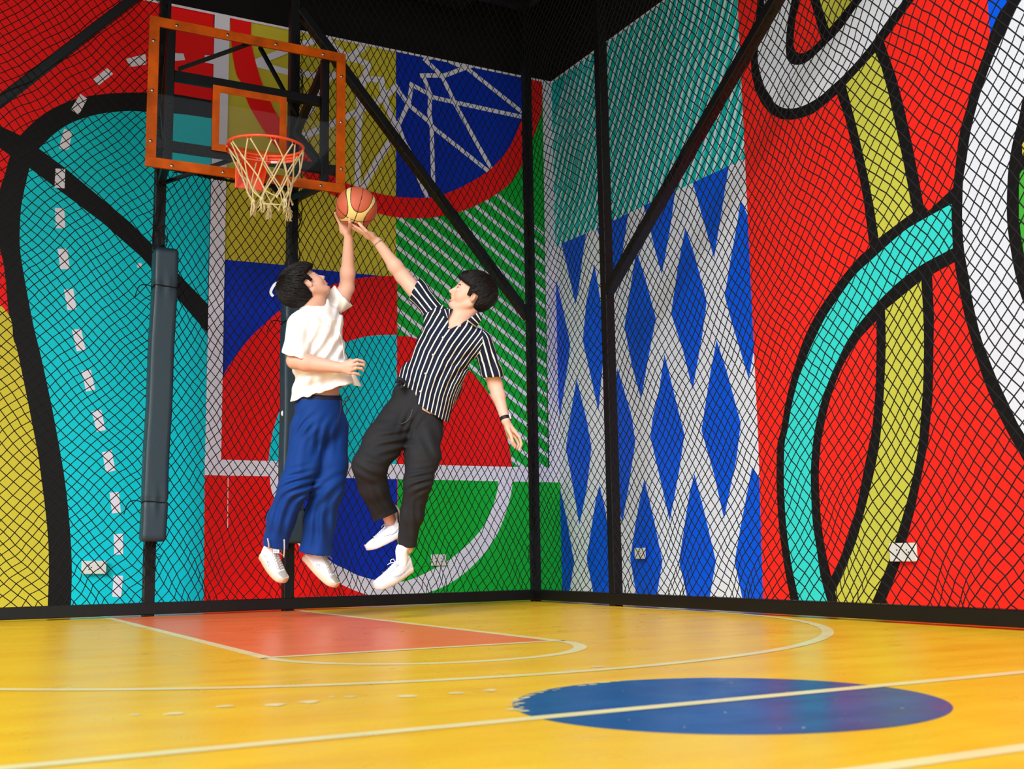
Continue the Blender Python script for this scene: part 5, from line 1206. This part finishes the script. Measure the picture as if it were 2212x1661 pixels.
V, F_ = O.mesh(); V, F_ = clean(V, F_, .05); V = relax(V, F_, 2)
ii = np.clip(((V - O.lo) / O.h).round().astype(int), 0, O.n - 1); T_ = tD[ii[:, 0], ii[:, 1], ii[:, 2]]; A_ = aD[ii[:, 0], ii[:, 1], ii[:, 2]]; B_ = bD[ii[:, 0], ii[:, 1], ii[:, 2]]
CL = np.array([C(x, y, 6.4) for x, y in ((1000, 640), (982, 690), (957, 728.6), (936, 766), (920, 807), (909, 845), (900, 890), (888, 940))])
def stripe_torso(V):
    best = np.full(len(V), 9.); lat = np.zeros(len(V)); tt = np.zeros(len(V)); acc = 0
    for i in range(len(CL) - 1):
        a, b = CL[i][:2], CL[i + 1][:2]; d = b - a; ln = np.linalg.norm(d); t = np.clip(((V[:, :2] - a) @ d) / ln ** 2, 0, 1); q = V[:, :2] - a - t[:, None] * d
        dist = np.linalg.norm(q, axis=1); sgn = np.sign(d[0] * q[:, 1] - d[1] * q[:, 0]); m_ = dist < best
        best[m_] = dist[m_]; lat[m_] = (sgn * dist)[m_]; tt[m_] = (acc + t * ln)[m_]; acc += ln
    wd = np.interp(tt, [0, .12, .25, .4, .55, .7], [.2, .19, .18, .168, .155, .15])
    x = np.clip(lat / wd, -1.3, 1.3); return np.sign(x) * (1.15 * np.arcsin(np.clip(np.abs(x) / 1.3, 0, 1))) * 6.4 + 50 + (V[:, 2] > 6.5) * 7.3
def stripe_sleeve(V, a, b, ph):
    ax_ = nz(b - a); e1 = nz(np.cross(ax_, (0, 0, 1))); e2 = np.cross(ax_, e1); q = V - a; return np.arctan2(q @ e1, q @ e2) / (2 * pi) * 11.5 + 30 + ph
uT = stripe_torso(V); uA = stripe_sleeve(V, shr, C(870, 590, 6.56), 0); uB = stripe_sleeve(V, shl, C(1072, 850, 6.56), .4)
fA, fB, fT = A_[F_].mean(1), B_[F_].mean(1), T_[F_].mean(1); u_ = np.where((fA < fT - .004)[:, None], uA[F_], np.where((fB < fT - .004)[:, None], uB[F_], uT[F_])).ravel()
SR = to_obj('shirt', V, F_, st, PR, attr={'u': u_}); del O, I_
cc = C(990, 695, 6.5); cu = nz(np.array([.38, .92, .0])); c1_ = nz(np.array([-.25, -.1, -1])); c1_ = nz(c1_ - cu * (c1_ @ cu)); c2_ = nz(np.cross(cu, c1_)); P = []
for a in np.linspace(-1.9, 1.9, 13):
    d = -c1_ * cos(a) + c2_ * sin(a); P.append((cc + d * .066 + cu * (-.002 - .04 * (1 - cos(a)) / 2), cu, d))
COLP = P
pearl = mat('button_pearl', rgb(238, 232, 218), .3, .5)
for x, y in ((956.6, 729), (935, 766.5), (919, 807), (908, 845.5), (970, 707)):
    k = MB(); k.ball(to_world(C(x, y, surf_depth(V, x, y) - .001)), .0058, 8, sc=(1, .5, 1)); k.build('button', pearl, SR)
collar2(SR, COLP, lambda t: .026, lambda t: .026, st, attr=True)
for q4, ph in ((((1008, 692), (1034, 674), (1041, 689), (1029, 707)), 0), (((952, 668), (979, 668), (973, 676), (964, 692)), .3)):
    G = []; U4 = []; dd = [surf_depth(V, x, y, .02) - .004 for x, y in q4]; q_ = [C(x, y, d_) for (x, y), d_ in zip(q4, dd)]
    for i in range(7):
        a = i / 6; p0 = q_[0] * (1 - a) + q_[1] * a; p1 = q_[3] * (1 - a) + q_[2] * a
        G.append([p0 * (1 - b) + p1 * b + np.array([0, 0, -.008 * sin(pi * min(b + .15, 1)) - .004]) for b in np.linspace(0, 1, 6)]); U4.append([ph + a * 2.6] * 6)
    sheet('collar', G, .0035, st, SR, attr={'u': U4})
# knotted front tail of the shirt
k = MB(); kc = C(868, 824, 6.36); rs = np.random.RandomState(2)
for i in range(9):
    a = rs.uniform(0, 2 * pi); ctube(k, catmull([kc + rs.randn(3) * .012 + np.array([0, 0, 0]) for _ in range(4)], 4), .0075, 7)
k.build('knotted_tail', mat('navy_cloth', rgb(18, 24, 40), .8), SR)
# trousers
char = mat('charcoal_denim', rgb(38, 39, 42), .8, .2, bump=.0012, bscale=240, var=.12, vscale=12)
lo = [C(745, 800, 6.3)[0], C(700, 1205, 6.4)[1], 6.12]; hi = [C(980, 800, 6.5)[0], C(700, 825, 6.5)[1], 6.76]
def pantR(off):
    T = Field(lo, hi, .0042); pw = nz(np.array([.9, -.42, 0]))
    T.cone(C(898, 862, 6.5), C(892, 900, 6.5), .108 + off, .122 + off, .04, pw, 1.28)
    T.chain([C(862, 905, 6.48), C(828, 955, 6.38), C(798, 1005, 6.3), C(806, 1050, 6.36), C(832, 1112, 6.47), C(844, 1150, 6.52)], [v + off for v in (.11, .108, .091, .08, .0665, .064)], .03)
    T.chain([C(915, 920, 6.5), C(913, 985, 6.4), C(903, 1042, 6.34), C(890, 1110, 6.4), C(877, 1178, 6.46), C(872, 1215, 6.48)], [v + off for v in (.112, .097, .076, .064, .053, .052)], .03)
    return T
def pR_folds(T):
    T.fold(C(905, 1040, 6.26), (1, .5, 0), (.2, 1, 0), .045, .009, .07, .07, .3, 2)
    T.fold(C(800, 1010, 6.22), (1, -.4, 0), (.3, 1, 0), .06, .006, .07, .08, 1.3)
    T.fold(C(850, 950, 6.3), (1, .3, 0), (0, 1, 0), .06, .008, .1, .09, .7, 1)
    T.fold(C(885, 915, 6.34), (.5, 1, 0), (1, -.4, 0), .05, .006, .07, .06, 1.1)
    T.fold(C(930, 960, 6.34), (.7, -1, 0), (1, .7, 0), .07, .006, .12, .09, .2)
    T.fold(C(818, 1090, 6.34), (-.4, 1, 0), (1, .3, 0), .06, .005, .1, .07, .9)
    T.fold(C(888, 1120, 6.33), (.1, 1, 0), (1, 0, 0), .06, .005, .12, .07, .4)
O = pantR(0); pR_folds(O); I_ = O.D.copy(); O.plane(C(898, 846, 6.4), nz(np.array([.42, .9, 0]))); X, Y, Z = O.xyz()
hp1 = C(833, 1116, 6.47); hp2 = C(877, 1180, 6.46); leg = (X - C(857, 1100, 6.45)[0]) + (Y - C(857, 1100, 6.45)[1]) * .05
d1 = (Y - hp1[1]) * -.92 + (X - hp1[0]) * .4; d2 = (Y - hp2[1]) * -1 + (X - hp2[0]) * -.1
low = (Y < C(0, 1080, 6.45)[1]); O.D = np.maximum(O.D, (np.where(leg < 0, d1, d2) + 0 * Z).astype(np.float32))
cut_ = (np.where(leg < 0, d1, d2) + 0 * Z).astype(np.float32); O.D = np.maximum(O.D, -np.maximum(I_ + .009, -cut_ - .08)); cavity(O, I_, C(898, 846, 6.4), (.42, .9, 0), deep=.03)
V, F_ = O.mesh(); V, F_ = clean(V, F_, .05); V = relax(V, F_, 2); TR_ = to_obj('trousers', V, F_, char, PR); del O, I_
stc = mat('denim_stitch', rgb(88, 84, 82), .8)
k = MB(); P_ = [C(x, y, 1.) for x, y in ((893, 868), (889, 885), (884, 900), (874, 912), (862, 918))]
P_ = [C(x, y, surf_depth(V, x, y) - .002) for x, y in ((891, 884), (889, 893), (885, 903), (877, 911), (866, 916))]; ctube(k, catmull(P_, 3), .0022, 4); k.build('fly_seam', stc, TR_)
# socks and sneakers
mR = (wleather, wsole, wlace, None)
sneaker(PR, C(886, 1147, 6.56), C(794, 1192, 6.46), np.array([-.5, .85, -.12]), mR, anA + [-.006, .03, 0], .034, style=0)
sneaker(PR, C(888, 1231, 6.5), C(812, 1275, 6.32), np.array([-.42, .72, -.62]), mR, anB + [.003, .035, 0], .034, style=0)
# watch and bracelet
wdir = nz(wrl - ell_); e1 = nz(np.cross(wdir, (0, 0, 1))); e2 = np.cross(wdir, e1); wc = ell_ * .0 + wrl - wdir * .012
wt = mat('watch_strap', rgb(18, 20, 24), .5)
k = MB()
for o_ in (-.007, -.0023, .0023, .007): ctube(k, [wc + wdir * o_ + e1 * .0278 * cos(a) + e2 * .0278 * sin(a) for a in np.linspace(0, 2 * pi, 24)[:-1]], .0034, 6, True)
WS = k.build('wristwatch', wt, PR)
k = MB(); q0 = wc + e1 * -.0305 if (e1[0] < 0) else wc + e1 * .0305; od = nz(q0 - wc); s3 = nz(np.cross(od, wdir)); vs = [to_world(q0 + od * a * .005 + wdir * b * .0175 + s3 * c_ * .0155) for a in (-1, 1) for b, c_ in ((-1, -1), (1, -1), (1, 1), (-1, 1))]
k.add(vs, [(3, 2, 1, 0), (4, 5, 6, 7), (0, 1, 5, 4), (1, 2, 6, 5), (2, 3, 7, 6), (3, 0, 4, 7)]); k.build('watch_case', mat('watch_case_grey', rgb(120, 122, 128), .3, .5, .8), WS, bevel=.002)
k = MB(); vs = [to_world(q0 + od * (.0052 + a * .0006) + wdir * b * .0145 + s3 * c_ * .0128) for a in (-1, 1) for b, c_ in ((-1, -1), (1, -1), (1, 1), (-1, 1))]
k.add(vs, [(3, 2, 1, 0), (4, 5, 6, 7), (0, 1, 5, 4), (1, 2, 6, 5), (2, 3, 7, 6), (3, 0, 4, 7)]); k.build('watch_screen', mat('watch_glass', rgb(6, 8, 12), .1, .6), WS)
bd = nz(wrr - elr); e1 = nz(np.cross(bd, (0, 0, 1))); e2 = np.cross(bd, e1); bc_ = wrr - bd * .004; k = MB()
for i in range(22): a = 2 * pi * i / 22; p = bc_ + e1 * .0292 * cos(a) + e2 * .0292 * sin(a); t_ = -e1 * sin(a) + e2 * cos(a); ctube(k, [p - t_ * .0028, p + t_ * .0028], .0036, 6)
k.build('bracelet', ringm, PR)
